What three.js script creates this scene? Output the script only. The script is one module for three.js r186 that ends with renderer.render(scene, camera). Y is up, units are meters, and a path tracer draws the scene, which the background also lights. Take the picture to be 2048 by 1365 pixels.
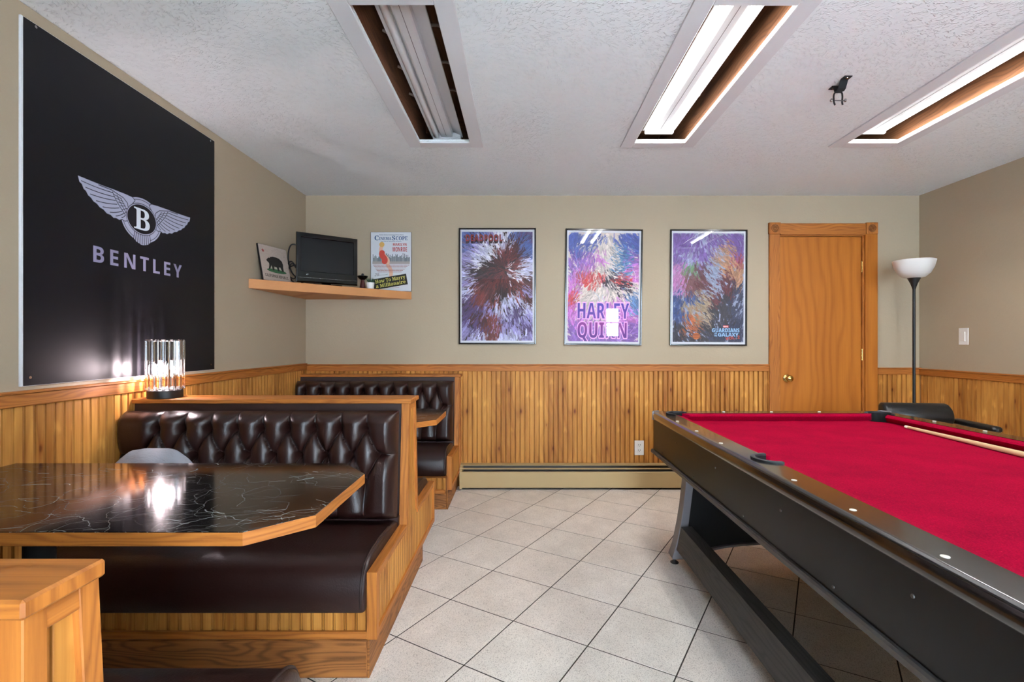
import * as THREE from 'three';
import { mergeGeometries, toCreasedNormals } from 'three/addons/utils/BufferGeometryUtils.js';
import { RectAreaLightUniformsLib } from 'three/addons/lights/RectAreaLightUniformsLib.js';
import { Brush, Evaluator, SUBTRACTION } from 'three-bvh-csg';

// ---------------------------------------------------------------- camera, sky, exposure
const scene = new THREE.Scene();
const camera = new THREE.PerspectiveCamera(2 * Math.atan(682.5 / 1000) * 180 / Math.PI, 2048 / 1365, 0.05, 60);
camera.position.set(0, 1.15, 0);
camera.lookAt(0, 1.15, -4);
camera.setViewOffset(2048, 1365, -19, -2.5, 2048, 1365);
scene.background = new THREE.Color().setRGB(29, 35.5, 42);        // bright overcast sky seen by the window and added openings behind the viewer
const renderer = new THREE.WebGLRenderer({ antialias: true });
renderer.toneMapping = THREE.LinearToneMapping;
renderer.toneMappingExposure = 1.14;
renderer.shadowMap.enabled = true;
RectAreaLightUniformsLib.init();
const TUBE_LIGHT = 62, TUBE_GLOW = 9, TUBE_COLOR = [1.0, 1.0, 1.0];
const CRYSTAL_LIGHT = 0.75, CRYSTAL_GLOW = 26, CRYSTAL_COLOR = [1.0, 0.82, 0.86];

// ---------------------------------------------------------------- helpers
let seed = 1234567;
const rand = () => { seed = (seed + 0x6d2b79f5) | 0; let t = Math.imul(seed ^ (seed >>> 15), 1 | seed); t = (t + Math.imul(t ^ (t >>> 7), 61 | t)) ^ t; return ((t ^ (t >>> 14)) >>> 0) / 4294967296; };
const rr = (a, b) => a + (b - a) * rand();
const clamp = (x, a, b) => Math.min(b, Math.max(a, x)), mix = (a, b, t) => a + (b - a) * t;
const sstep = (a, b, x) => { const t = clamp((x - a) / (b - a), 0, 1); return t * t * (3 - 2 * t); };
const hash = (x, y, s) => { let h = Math.imul(x, 374761393) ^ Math.imul(y, 668265263) ^ Math.imul(s, 1274126177); h = Math.imul(h ^ (h >>> 13), 1274126177); h = Math.imul(h ^ (h >>> 15), 2246822519); return ((h ^ (h >>> 16)) >>> 0) / 4294967296; };
function vnoise(x, y, px, py, s) {                                   // value noise, periodic
  const xi = Math.floor(x), yi = Math.floor(y), fx = x - xi, fy = y - yi, u = fx * fx * (3 - 2 * fx), v = fy * fy * (3 - 2 * fy);
  const x0 = ((xi % px) + px) % px, x1 = (x0 + 1) % px, y0 = ((yi % py) + py) % py, y1 = (y0 + 1) % py;
  return mix(mix(hash(x0, y0, s), hash(x1, y0, s), u), mix(hash(x0, y1, s), hash(x1, y1, s), u), v);
}
function fbm(u, v, fx, fy, oct, s) { let a = 0.5, t = 0, n = 0; for (let k = 0; k < oct; k++) { t += a * vnoise(u * fx, v * fy, fx, fy, s + k * 17); n += a; a *= 0.5; fx *= 2; fy *= 2; } return t / n; }
function dataTex(w, h, fn, srgb = true, sx = 1, sy = 1) {            // sx, sy: metres covered by the picture
  const d = new Uint8Array(w * h * 4);
  for (let j = 0; j < h; j++) for (let i = 0; i < w; i++) {
    const c = fn(i / w, j / h), o = (j * w + i) * 4;
    if (typeof c === 'number') d[o] = d[o + 1] = d[o + 2] = clamp(c * 255, 0, 255);
    else { d[o] = clamp(c[0], 0, 255); d[o + 1] = clamp(c[1], 0, 255); d[o + 2] = clamp(c[2], 0, 255); }
    d[o + 3] = 255;
  }
  const t = new THREE.DataTexture(d, w, h);
  t.wrapS = t.wrapT = THREE.RepeatWrapping; t.magFilter = THREE.LinearFilter; t.minFilter = THREE.LinearFilter;
  if (srgb) t.colorSpace = THREE.SRGBColorSpace;
  t.repeat.set(1 / sx, 1 / sy); t.needsUpdate = true;
  return t;
}
function canvasTex(w, h, draw, srgb = true) {
  const c = document.createElement('canvas'); c.width = w; c.height = h;
  draw(c.getContext('2d'), w, h);
  const t = new THREE.CanvasTexture(c); if (srgb) t.colorSpace = THREE.SRGBColorSpace;
  t.wrapS = t.wrapT = THREE.ClampToEdgeWrapping;
  return t;
}
const taken = new Map();
function numbered(name) { const n = taken.get(name) ?? 0; taken.set(name, n + 1); return n ? name + '_' + String(n).padStart(3, '0') : name; }
function shadows(m) { m.castShadow = m.receiveShadow = true; return m; }
// a thing: a Group at its base; parts are given in world coordinates and moved into it
function thing(name, label, category, base = [0, 0, 0], group, turn = 0) {
  const g = new THREE.Group(); g.name = numbered(name); g.position.set(...base); g.rotation.y = turn;
  g.userData = { label, category }; if (group) g.userData.group = group;
  g.userData.base = undefined; delete g.userData.base; bases.set(g, base); scene.add(g); return g;
}
const bases = new Map();
function structure(name, label, base = [0, 0, 0]) {
  const g = new THREE.Group(); g.name = name; g.position.set(...base); g.userData = { kind: 'structure', label }; bases.set(g, base); scene.add(g); return g;
}
function part(name, geo, mat, parent, label) {                        // world coordinates
  const m = shadows(new THREE.Mesh(geo, mat)), b = bases.get(parent) ?? [0, 0, 0];
  m.name = name; geo.translate(-b[0], -b[1], -b[2]); bases.set(m, b); parent.add(m);
  if (label) m.userData.label = label;
  return m;
}
function local(name, geo, mat, parent, label) { const m = shadows(new THREE.Mesh(geo, mat)); m.name = name; bases.set(m, [0, 0, 0]); parent.add(m); if (label) m.userData.label = label; return m; }
function single(name, geo, mat, label, category, group) {              // a thing that is one mesh, origin at its base
  geo.computeBoundingBox(); const b = geo.boundingBox, c = [(b.min.x + b.max.x) / 2, b.min.y, (b.min.z + b.max.z) / 2];
  geo.translate(-c[0], -c[1], -c[2]);
  const m = shadows(new THREE.Mesh(geo, mat)); m.name = numbered(name); m.position.set(...c);
  m.userData = category ? { label, category } : { kind: 'structure', label }; if (group) m.userData.group = group; scene.add(m); return m;
}
// uv in metres, u along the grain axis
function uvBox(geo, grain = 'x', ou = 0, ov = 0) {
  const g = geo.index ? geo.toNonIndexed() : geo, p = g.attributes.position, n = p.count, uv = new Float32Array(n * 2), A = ['x', 'y', 'z'].indexOf(grain);
  const a = new THREE.Vector3(), b = new THREE.Vector3(), c = new THREE.Vector3(), nn = new THREE.Vector3();
  for (let i = 0; i < n; i += 3) {
    a.fromBufferAttribute(p, i); b.fromBufferAttribute(p, i + 1); c.fromBufferAttribute(p, i + 2);
    nn.copy(b).sub(a).cross(c.clone().sub(a));
    const ab = [Math.abs(nn.x), Math.abs(nn.y), Math.abs(nn.z)], k = ab.indexOf(Math.max(...ab));
    let U = A, W = [0, 1, 2].find((q) => q !== A && q !== k); if (k === A) { const o = [0, 1, 2].filter((q) => q !== A); U = o[0]; W = o[1]; }
    [a, b, c].forEach((v, q) => { uv[(i + q) * 2] = v.getComponent(U) + ou; uv[(i + q) * 2 + 1] = v.getComponent(W) + ov; });
  }
  g.setAttribute('uv', new THREE.BufferAttribute(uv, 2));
  return g;
}
function cbox(x0, x1, y0, y1, z0, z1, c = 0.002, grain = 'x', ou = 0, ov = 0) {    // chamfered box, 44 triangles
  const M = [(x0 + x1) / 2, (y0 + y1) / 2, (z0 + z1) / 2], H = [Math.abs(x1 - x0) / 2, Math.abs(y1 - y0) / 2, Math.abs(z1 - z0) / 2];
  c = Math.min(c, ...H.map((h) => h * 0.45));
  const P = (s, f) => s.map((q, k) => q * (k === f ? H[k] : H[k] - c)), tris = [];
  const tri = (a, b, d) => { const u = b.map((v, k) => v - a[k]), w = d.map((v, k) => v - a[k]), n = [u[1] * w[2] - u[2] * w[1], u[2] * w[0] - u[0] * w[2], u[0] * w[1] - u[1] * w[0]]; (n[0] * (a[0] + b[0] + d[0]) + n[1] * (a[1] + b[1] + d[1]) + n[2] * (a[2] + b[2] + d[2])) > 0 ? tris.push(a, b, d) : tris.push(a, d, b); };
  const quad = (a, b, d, e) => { tri(a, b, d); tri(a, d, e); };
  for (let f = 0; f < 3; f++) for (const s of [-1, 1]) {
    const q = [0, 1, 2].filter((k) => k !== f), mk = (i, j) => { const v = [0, 0, 0]; v[f] = s; v[q[0]] = i; v[q[1]] = j; return P(v, f); };
    quad(mk(-1, -1), mk(1, -1), mk(1, 1), mk(-1, 1));
  }
  for (let e = 0; e < 3; e++) { const q = [0, 1, 2].filter((k) => k !== e); for (const i of [-1, 1]) for (const j of [-1, 1]) { const mk = (t, f) => { const v = [0, 0, 0]; v[e] = t; v[q[0]] = i; v[q[1]] = j; return P(v, f); }; quad(mk(-1, q[0]), mk(1, q[0]), mk(1, q[1]), mk(-1, q[1])); } }
  for (const i of [-1, 1]) for (const j of [-1, 1]) for (const k of [-1, 1]) tri(P([i, j, k], 0), P([i, j, k], 1), P([i, j, k], 2));
  const g = new THREE.BufferGeometry(); g.setAttribute('position', new THREE.Float32BufferAttribute(tris.flat(), 3)); g.translate(...M);
  g.computeVertexNormals();
  return uvBox(g, grain, ou, ov);
}
// a shape in (depth Z, height y), drawn out along x;  world z = -Z
function sideways(pts, x0, x1, bevel = 0, seg = 1, grain = 'x', crease = 0) {
  const s = new THREE.Shape(pts.map(([a, b]) => new THREE.Vector2(a, b))), d = Math.abs(x1 - x0);
  let g = new THREE.ExtrudeGeometry(s, bevel ? { depth: d - 2 * bevel, bevelEnabled: true, bevelThickness: bevel, bevelSize: bevel, bevelOffset: -bevel, bevelSegments: seg, curveSegments: 12 } : { depth: d, bevelEnabled: false, curveSegments: 12 });
  if (bevel) g.translate(0, 0, bevel);
  g.rotateY(Math.PI / 2); g.translate(Math.min(x0, x1), 0, 0);
  g = uvBox(g, grain); return crease ? toCreasedNormals(g, crease) : g;
}
// a plan in (x, depth Z), drawn up from y0 to y1
function upright(pts, y0, y1, bevel = 0, seg = 1, grain = 'x', crease = 0) {
  const s = pts instanceof THREE.Shape ? pts : new THREE.Shape(pts.map(([a, b]) => new THREE.Vector2(a, b))), d = y1 - y0;
  let g = new THREE.ExtrudeGeometry(s, bevel ? { depth: d - 2 * bevel, bevelEnabled: true, bevelThickness: bevel, bevelSize: bevel, bevelOffset: -bevel, bevelSegments: seg, curveSegments: 16 } : { depth: d, bevelEnabled: false, curveSegments: 16 });
  if (bevel) g.translate(0, 0, bevel);
  g.rotateX(-Math.PI / 2); g.translate(0, y0, 0);
  g = uvBox(g, grain); return crease ? toCreasedNormals(g, crease) : g;
}
// an outline in (x, y), drawn from z0 towards the viewer to z1
function facing(pts, z0, z1, bevel = 0, seg = 1, grain = 'y', crease = 0) {
  const s = pts instanceof THREE.Shape ? pts : new THREE.Shape(pts.map(([a, b]) => new THREE.Vector2(a, b))), d = z1 - z0;
  let g = new THREE.ExtrudeGeometry(s, bevel ? { depth: d - 2 * bevel, bevelEnabled: true, bevelThickness: bevel, bevelSize: bevel, bevelOffset: -bevel, bevelSegments: seg, curveSegments: 20 } : { depth: d, bevelEnabled: false, curveSegments: 20 });
  if (bevel) g.translate(0, 0, bevel);
  g.translate(0, 0, z0);
  g = uvBox(g, grain); return crease ? toCreasedNormals(g, crease) : g;
}
const lathe = (pts, seg = 32) => new THREE.LatheGeometry(pts.map(([r, y]) => new THREE.Vector2(r, y)), seg);
const tube = (pts, r, seg = 40, rad = 8, closed = false) => new THREE.TubeGeometry(new THREE.CatmullRomCurve3(pts.map((p) => new THREE.Vector3(...p)), closed), seg, r, rad, closed);
const cyl = (r0, r1, h, seg = 24) => new THREE.CylinderGeometry(r0, r1, h, seg);
function bentQuad(p, q, w, x0, x1, grain) {                            // a strip of width w inside the edge p -> q of a (Z, y) outline
  const dx = q[0] - p[0], dy = q[1] - p[1], l = Math.hypot(dx, dy), nx = -dy / l * w, ny = dx / l * w;
  return sideways([p, q, [q[0] + nx, q[1] + ny], [p[0] + nx, p[1] + ny]], x0, x1, 0.0015, 1, grain);
}

// ---------------------------------------------------------------- materials
const std = (o) => new THREE.MeshStandardMaterial(o), phys = (o) => new THREE.MeshPhysicalMaterial(o);
function woodTex(w, h, sx, sy, light, dark, s, { rings = 7, warp = 0.5, fx = 2, pore = 0.5 } = {}) {   // grain runs along u
  return dataTex(w, h, (u, v) => {
    const wob = fbm(u, v, fx, 3, 3, s), big = fbm(u, v, 2, 5, 2, s + 90), f = v * rings + (wob - 0.5) * warp * rings, ring = 0.5 + 0.5 * Math.sin(f * 6.2832 * 2);
    const band = Math.pow(ring, 2.2), streak = fbm(u, v, 10, 110, 3, s + 31), p = vnoise(u * 90, v * 220, 90, 220, s + 57);
    let t = 0.42 * band + 0.42 * (streak - 0.25) + 0.5 * (big - 0.45);
    if (p > 0.78) t += pore * (p - 0.78) * 2.2 * (0.3 + band);
    t = clamp(t, 0, 1.15);
    return [mix(light[0], dark[0], t), mix(light[1], dark[1], t), mix(light[2], dark[2], t)];
  }, true, sx, sy);
}
const oakMap = woodTex(1024, 384, 0.9, 0.22, [180, 110, 46], [122, 66, 24], 11, { rings: 5, warp: 0.7, fx: 2 });
const oakDarkMap = woodTex(1024, 384, 1.0, 0.22, [164, 104, 52], [88, 50, 22], 29, { rings: 4, warp: 1.2, fx: 2 });
const doorMap = woodTex(1024, 1024, 2.1, 0.8, [178, 106, 34], [148, 82, 22], 47, { rings: 5, warp: 0.45, fx: 2, pore: 0.35 });
const shelfMap = woodTex(1024, 256, 1.25, 0.3, [206, 146, 92], [160, 96, 52], 61, { rings: 4, warp: 0.9, fx: 3, pore: 0.3 });
const joistMap = woodTex(512, 256, 0.9, 0.25, [124, 78, 42], [78, 46, 22], 73, { rings: 5, warp: 0.8, fx: 2 });
// printed pine panelling: 0.43 m wide repeat with knots and pale curls
const KN = [[0.045, 0.598, 0.013, 1], [0.38, 0.77, 0.01, 0.8], [0.25, 0.49, 0.008, 0.5], [0.30, 0.30, 0.011, 0.7], [0.29, 0.814, 0.02, -1], [0.105, 0.712, 0.022, -1], [0.195, 0.64, 0.022, -1], [0.4, 0.43, 0.02, -0.8]];
const pineMap = dataTex(860, 1600, (u, v) => {
  const X = u * 0.43, Y = v * 1.1; let bend = 0, dk = 0;
  for (const [kx, ky, r, a] of KN) {
    let dx = X - kx; dx -= 0.43 * Math.round(dx / 0.43); const dy = (Y - ky) * 0.42, d = Math.hypot(dx, dy);
    bend += Math.sign(dx || 1) * Math.exp(-d / (r * 2.2)) * 0.012;
    if (a > 0) dk += a * (Math.exp(-((d / (r * 0.55)) ** 2)) * 1.2 + 0.35 * Math.exp(-((d / (r * 2)) ** 2))); else { const rim = Math.exp(-(((d - r * 0.55) / (r * 0.4)) ** 2)); dk += a * rim * sstep(-0.012, 0.012, (Y - ky)) * 0.34; }
  }
  const uu = u + bend / 0.43, wob = fbm(u, v, 3, 3, 3, 201), f = uu * 9 + (wob - 0.5) * 3.2, ring = Math.pow(0.5 + 0.5 * Math.sin(f * 6.2832), 2);
  const streak = fbm(uu, v, 90, 5, 3, 233), wide = fbm(u, v, 7, 2, 2, 251), fine = vnoise(uu * 240, v * 24, 240, 24, 9);
  const t = clamp(0.2 * ring + 0.42 * (streak - 0.35) + 0.95 * (wide - 0.4) + 0.1 * fine + dk, -0.25, 1.5);
  return [mix(200, 134, t), mix(140, 76, t), mix(66, 24, t)];
}, true, 0.43, 1.1);
const wallBump = dataTex(512, 512, (u, v) => fbm(u, v, 48, 48, 4, 301), false, 0.5, 0.5);
const ceilBump = (() => {
  const t = canvasTex(1024, 1024, (c, w, h) => {
    c.fillStyle = '#555'; c.fillRect(0, 0, w, h); c.lineCap = 'round';
    for (let i = 0; i < 9000; i++) {
      const x = rand() * w, y = rand() * h, a = Math.PI * (0.15 * Math.sin(x / w * 6.28) + 0.2 * Math.cos(y / h * 6.28) + rr(-0.28, 0.28)), l = rr(4, 17), b = rr(-0.5, 0.5), k = Math.floor(rr(80, 235));
      c.strokeStyle = `rgba(${k},${k},${k},0.75)`; c.lineWidth = rr(1, 2.6);
      for (const ox of [0, x > w - 20 ? -w : x < 20 ? w : 0]) for (const oy of [0, y > h - 20 ? -h : y < 20 ? h : 0]) {
        c.beginPath(); c.moveTo(x + ox, y + oy); c.quadraticCurveTo(x + ox + Math.cos(a + b) * l * 0.5, y + oy + Math.sin(a + b) * l * 0.5, x + ox + Math.cos(a) * l, y + oy + Math.sin(a) * l); c.stroke();
      }
    }
  }, false);
  t.wrapS = t.wrapT = THREE.RepeatWrapping; t.repeat.set(1 / 1.1, 1 / 1.1); return t;
})();
const tileMap = dataTex(512, 512, (u, v) => {
  const a = vnoise(u * 190, v * 190, 190, 190, 401), b = vnoise(u * 330, v * 330, 330, 330, 402), c = fbm(u, v, 4, 4, 3, 403); let t = 0.55 * (c - 0.5) * 0.5;
  if (a > 0.62) t += (a - 0.62) * 1.3; if (b > 0.7) t += (b - 0.7) * 1.5; if (a < 0.2) t -= (0.2 - a) * 0.6;
  return [mix(230, 118, t), mix(222, 106, t), mix(212, 94, t)];
}, true, 0.42, 0.42);
const feltMap = dataTex(512, 512, (u, v) => { const a = vnoise(u * 256, v * 256, 256, 256, 501), b = fbm(u, v, 5, 5, 3, 502), c = vnoise(u * 130, v * 130, 130, 130, 503); const k = 1 + 0.22 * (a - 0.5) + 0.16 * (b - 0.5) + (c > 0.965 ? 0.35 : 0); return [142 * k, (0 + (c > 0.965 ? 30 : 0)) * k, 38 * k]; }, true, 0.5, 0.5);
const leatherBump = dataTex(512, 512, (u, v) => 0.6 * fbm(u, v, 60, 60, 3, 601) + 0.4 * fbm(u, v, 9, 9, 2, 602), false, 0.25, 0.25);
const marbleMap = (() => {
  const t = canvasTex(1536, 1024, (c, w, h) => {
    c.fillStyle = '#100d0e'; c.fillRect(0, 0, w, h);
    for (let i = 0; i < 60; i++) { const x = rand() * w, y = rand() * h, r = rr(40, 160), g = c.createRadialGradient(x, y, 0, x, y, r); g.addColorStop(0, 'rgba(60,42,36,0.22)'); g.addColorStop(1, 'rgba(40,30,28,0)'); c.fillStyle = g; c.fillRect(x - r, y - r, 2 * r, 2 * r); }
    const vein = (x, y, a, n, lw, al) => {
      c.beginPath(); c.moveTo(x, y);
      for (let k = 0; k < n; k++) { a += rr(-0.5, 0.5); x += Math.cos(a) * rr(6, 16); y += Math.sin(a) * rr(6, 16); c.lineTo(x, y); if (rand() < 0.05 && n > 10) { const keep = [x, y]; c.lineWidth = lw; c.strokeStyle = `rgba(196,206,206,${al})`; c.stroke(); vein(x, y, a + rr(-1, 1), n >> 1, lw * 0.7, al * 0.7); c.beginPath(); c.moveTo(...keep); } }
      c.lineWidth = lw; c.strokeStyle = `rgba(196,206,206,${al})`; c.stroke();
    };
    c.lineJoin = 'round';
    for (let i = 0; i < 260; i++) vein(rand() * w, rand() * h, rr(-0.5, 0.9) + (rand() < 0.5 ? Math.PI : 0), Math.floor(rr(6, 34)), rr(1.0, 2.8), rr(0.3, 0.8));
    for (let i = 0; i < 80; i++) vein(rand() * w, rand() * h, rr(-0.2, 0.6), Math.floor(rr(3, 9)), rr(2.6, 5.5), rr(0.5, 0.95));
  });
  t.wrapS = t.wrapT = THREE.RepeatWrapping; t.repeat.set(1 / 1.25, 1 / 0.83); return t;
})();
const M = {
  paint: std({ color: '#ad9d85', roughness: 0.75, bumpMap: wallBump, bumpScale: 0.0006 }),
  ceiling: std({ color: '#eaf0f0', roughness: 0.95, bumpMap: ceilBump, bumpScale: 0.006 }),
  white: std({ color: '#e4e5e6', roughness: 0.45 }), whiteTrim: std({ color: '#dcdedf', roughness: 0.6 }),
  enamel: std({ color: '#d9dadb', roughness: 0.35 }), plasticWhite: std({ color: '#eceae4', roughness: 0.35 }),
  oak: phys({ map: oakMap, roughness: 0.5, specularIntensity: 0.6 }), oakDark: phys({ map: oakDarkMap, roughness: 0.55, specularIntensity: 0.6 }),
  door: phys({ map: doorMap, roughness: 0.5, specularIntensity: 0.6 }), shelf: std({ map: shelfMap, roughness: 0.55 }), joist: std({ map: joistMap, roughness: 0.85 }),
  pine: phys({ map: pineMap, roughness: 0.52, specularIntensity: 0.55 }),
  tile: std({ map: tileMap, roughness: 0.42 }), grout: std({ color: '#39322b', roughness: 0.95 }),
  leather: phys({ color: '#26120e', roughness: 0.36, bumpMap: leatherBump, bumpScale: 0.0006, specularIntensity: 0.9 }),
  vinyl: std({ color: '#2c1713', roughness: 0.5 }), blackLeather: phys({ color: '#0d0e10', roughness: 0.32, bumpMap: leatherBump, bumpScale: 0.0008 }),
  marble: phys({ map: marbleMap, roughness: 0.1 }),
  felt: phys({ map: feltMap, roughness: 1, specularIntensity: 0.1 }),
  lacquer: phys({ color: '#0b0b0c', roughness: 0.22, clearcoat: 0.8, clearcoatRoughness: 0.1 }), laminate: phys({ color: '#0b0b0d', roughness: 0.32, specularIntensity: 0.5 }),
  blackPlastic: std({ color: '#0c0c0d', roughness: 0.5 }), blackMatte: std({ color: '#0a0a0b', roughness: 0.85 }), blackGloss: phys({ color: '#08080a', roughness: 0.14, specularIntensity: 0.6 }),
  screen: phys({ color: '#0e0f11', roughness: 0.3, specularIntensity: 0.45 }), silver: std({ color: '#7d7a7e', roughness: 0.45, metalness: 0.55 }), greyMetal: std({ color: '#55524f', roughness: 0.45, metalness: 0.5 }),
  steel: std({ color: '#b9b9b9', roughness: 0.25, metalness: 1 }), brass: std({ color: '#caa862', roughness: 0.18, metalness: 1 }), cream: std({ color: '#b49a6c', roughness: 0.5 }),
  stain: std({ map: woodTex(1024, 128, 1.2, 0.14, [62, 59, 55], [30, 28, 27], 83, { rings: 3, warp: 1.1, fx: 3, pore: 0.3 }), roughness: 0.6 }),
  sight: std({ color: '#e9e4d6', roughness: 0.3 }), frame: phys({ color: '#0a0a0b', roughness: 0.2, clearcoat: 0.7, clearcoatRoughness: 0.1 }),
  pane: phys({ color: '#ffffff', transmission: 1, thickness: 0, roughness: 0.02, ior: 1.5 }),
  crystal: phys({ color: '#ffffff', transmission: 1, thickness: 0.02, roughness: 0.01, ior: 1.5 }),
  bulb: std({ color: '#ffffff', emissive: new THREE.Color().setRGB(...CRYSTAL_COLOR), emissiveIntensity: CRYSTAL_GLOW }),
  tubeLit: std({ color: '#ffffff', emissive: new THREE.Color().setRGB(...TUBE_COLOR), emissiveIntensity: TUBE_GLOW }), tubeOff: std({ color: '#d6d6d4', roughness: 0.3 }),
  bowl: phys({ color: '#f2f1ee', roughness: 0.5, transmission: 0.35, thickness: 0 }), pot: std({ color: '#f1f0ee', roughness: 0.4 }), leaf: std({ color: '#1f4a33', roughness: 0.6 }), mahogany: std({ color: '#4a1712', roughness: 0.5 }),
  cue: phys({ color: '#d9b98e', roughness: 0.35, clearcoat: 0.4 }), ferrule: std({ color: '#efe9dc', roughness: 0.4 }), rubber: std({ color: '#17191c', roughness: 0.55 }),
  pillow: std({ color: '#a9adb6', roughness: 0.95, bumpMap: wallBump, bumpScale: 0.0015 }), copper: std({ color: '#2a2b2d', roughness: 0.5 }), pink: std({ color: '#bfa79b', roughness: 0.7 }),
};

// ---------------------------------------------------------------- the room
const XL = -1.726, XR = 3.182, ZB = 4.0, ZR = -1.3, H = 2.325;          // left, right, back (depth), rear (depth), ceiling
const LIGHTS = [[-0.449, 1.73, 2.923, false], [0.809, 1.733, 2.923, true], [2.055, 1.73, 2.923, true]];

// floor: grout bed with square tiles laid at an angle
const floor = structure('floor', 'speckled cream ceramic tile floor laid at an angle with dark grout');
part('grout_bed', cbox(XL - 0.12, XR + 0.12, -0.12, -0.0012, -ZB - 0.12, -ZR + 0.12, 0.001), M.grout, floor);
{
  const T = 0.33087, PHI = 0.54404, O = [-0.488, 1.9516], a = [Math.sin(PHI), Math.cos(PHI)], b = [Math.cos(PHI), -Math.sin(PHI)], G = 0.0026;
  const clip = (poly, k, lim, sign) => { const out = []; for (let i = 0; i < poly.length; i++) { const p = poly[i], q = poly[(i + 1) % poly.length], ip = sign * (p[k] - lim) <= 0, iq = sign * (q[k] - lim) <= 0; if (ip) out.push(p); if (ip !== iq) { const t = (lim - p[k]) / (q[k] - p[k]); out.push([p[0] + (q[0] - p[0]) * t, p[1] + (q[1] - p[1]) * t]); } } return out; };
  const tileGeo = (poly, ou, ov) => {
    let area = 0; poly.forEach((p, i) => { const q = poly[(i + 1) % poly.length]; area += p[0] * q[1] - q[0] * p[1]; }); if (area < 0) poly = [...poly].reverse();
    const n = poly.length, c = [poly.reduce((s, p) => s + p[0], 0) / n, poly.reduce((s, p) => s + p[1], 0) / n], inset = poly.map((p) => { const l = Math.hypot(p[0] - c[0], p[1] - c[1]); return [p[0] - (p[0] - c[0]) / l * 0.0012, p[1] - (p[1] - c[1]) / l * 0.0012]; });
    const v = [], W = (p, y) => [p[0], y, -p[1]];
    for (let i = 0; i < n; i++) { const j = (i + 1) % n; v.push(W(inset[i], 0), W(inset[j], 0), W(c, 0)); v.push(W(poly[i], -0.0007), W(poly[j], -0.0007), W(inset[j], 0), W(poly[i], -0.0007), W(inset[j], 0), W(inset[i], 0)); v.push(W(poly[i], -0.006), W(poly[j], -0.006), W(poly[j], -0.0007), W(poly[i], -0.006), W(poly[j], -0.0007), W(poly[i], -0.0007)); }
    const g = new THREE.BufferGeometry(); g.setAttribute('position', new THREE.Float32BufferAttribute(v.flat(), 3)); g.computeVertexNormals();
    return uvBox(g, 'x', ou, ov);
  };
  const rest = [], tint = ['#ffffff', '#fcfbfa', '#fdfdfc', '#fbf9f8'].map((c) => { const m = M.tile.clone(); m.color.set(c); return m; });
  for (let i = -26; i < 26; i++) for (let j = -26; j < 26; j++) {
    const corner = (s, t) => [O[0] + (i + s) * T * a[0] + (j + t) * T * b[0], O[1] + (i + s) * T * a[1] + (j + t) * T * b[1]], e = G / T;
    let poly = [corner(e, e), corner(1 - e, e), corner(1 - e, 1 - e), corner(e, 1 - e)];
    for (const [k, lim, s] of [[0, XL + 0.003, -1], [0, XR - 0.003, 1], [1, ZB - 0.003, 1], [1, ZR + 0.003, -1]]) if (poly.length) poly = clip(poly, k, lim, s);
    if (poly.length < 3) continue;
    let ar = 0; poly.forEach((p, q) => { const n = poly[(q + 1) % poly.length]; ar += p[0] * n[1] - n[0] * p[1]; }); if (Math.abs(ar) < 0.0006) continue;
    const cz = poly.reduce((s, p) => s + p[1], 0) / poly.length, g = tileGeo(poly, rand(), rand());
    if (cz > 0.75) part('tile', g, tint[Math.floor(rand() * 4)], floor); else rest.push(g);
  }
  const m = part('tile_field', mergeGeometries(rest), M.tile, floor); m.userData.kind = 'stuff';
}
// ceiling with three long openings
{
  const s = new THREE.Shape([[XL - 0.12, ZR - 0.12], [XR + 0.12, ZR - 0.12], [XR + 0.12, ZB + 0.12], [XL - 0.12, ZB + 0.12]].map(([a, b]) => new THREE.Vector2(a, b)));
  for (const [xc, z0, z1] of LIGHTS) s.holes.push(new THREE.Path([[xc - 0.1465, z0], [xc - 0.1465, z1], [xc + 0.1465, z1], [xc + 0.1465, z0]].map(([a, b]) => new THREE.Vector2(a, b))));
  const ceil = structure('ceiling', 'white textured plaster ceiling with three long light openings');
  part('plaster', upright(s, H, H + 0.012), M.ceiling, ceil);
  part('roof_deck', cbox(XL - 0.12, XR + 0.12, H + 0.27, H + 0.32, -ZB - 0.12, -ZR + 0.12, 0.002, 'z'), M.joist, ceil);
  for (const [xc] of LIGHTS) {
    for (const e of [-1, 1]) part('joist', cbox(xc + e * 0.163, xc + e * 0.201, H + 0.0185, H + 0.27, -ZB, -1.2, 0.002, 'z', xc), M.joist, ceil);
    for (const Z of [1.35, 3.75]) part('blocking', cbox(xc - 0.163, xc + 0.163, H + 0.0185, H + 0.27, -Z - 0.038, -Z, 0.002, 'x', Z), M.joist, ceil);
    part('blocking', cbox(xc - 0.163, xc + 0.163, H + 0.165, H + 0.262, -3.24, -3.2, 0.002, 'x', xc), M.joist, ceil);
    for (const [Z, y] of [[2.2, 0.2], [2.47, 0.19], [2.72, 0.18]]) part('wire', tube([[xc - 0.163, H + y, -Z], [xc - 0.08, H + y - 0.02, -Z - 0.03], [xc + 0.06, H + y + 0.01, -Z + 0.02], [xc + 0.163, H + y - 0.01, -Z]], 0.007, 12, 6), M.pink, ceil);
  }
  for (const [x0, x1] of [[XL - 0.12, XL], [XR, XR + 0.12]]) part('roof_edge', cbox(x0, x1, H + 0.0185, H + 0.27, -ZB - 0.12, -ZR + 0.12, 0.002), M.joist, ceil);
}
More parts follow.
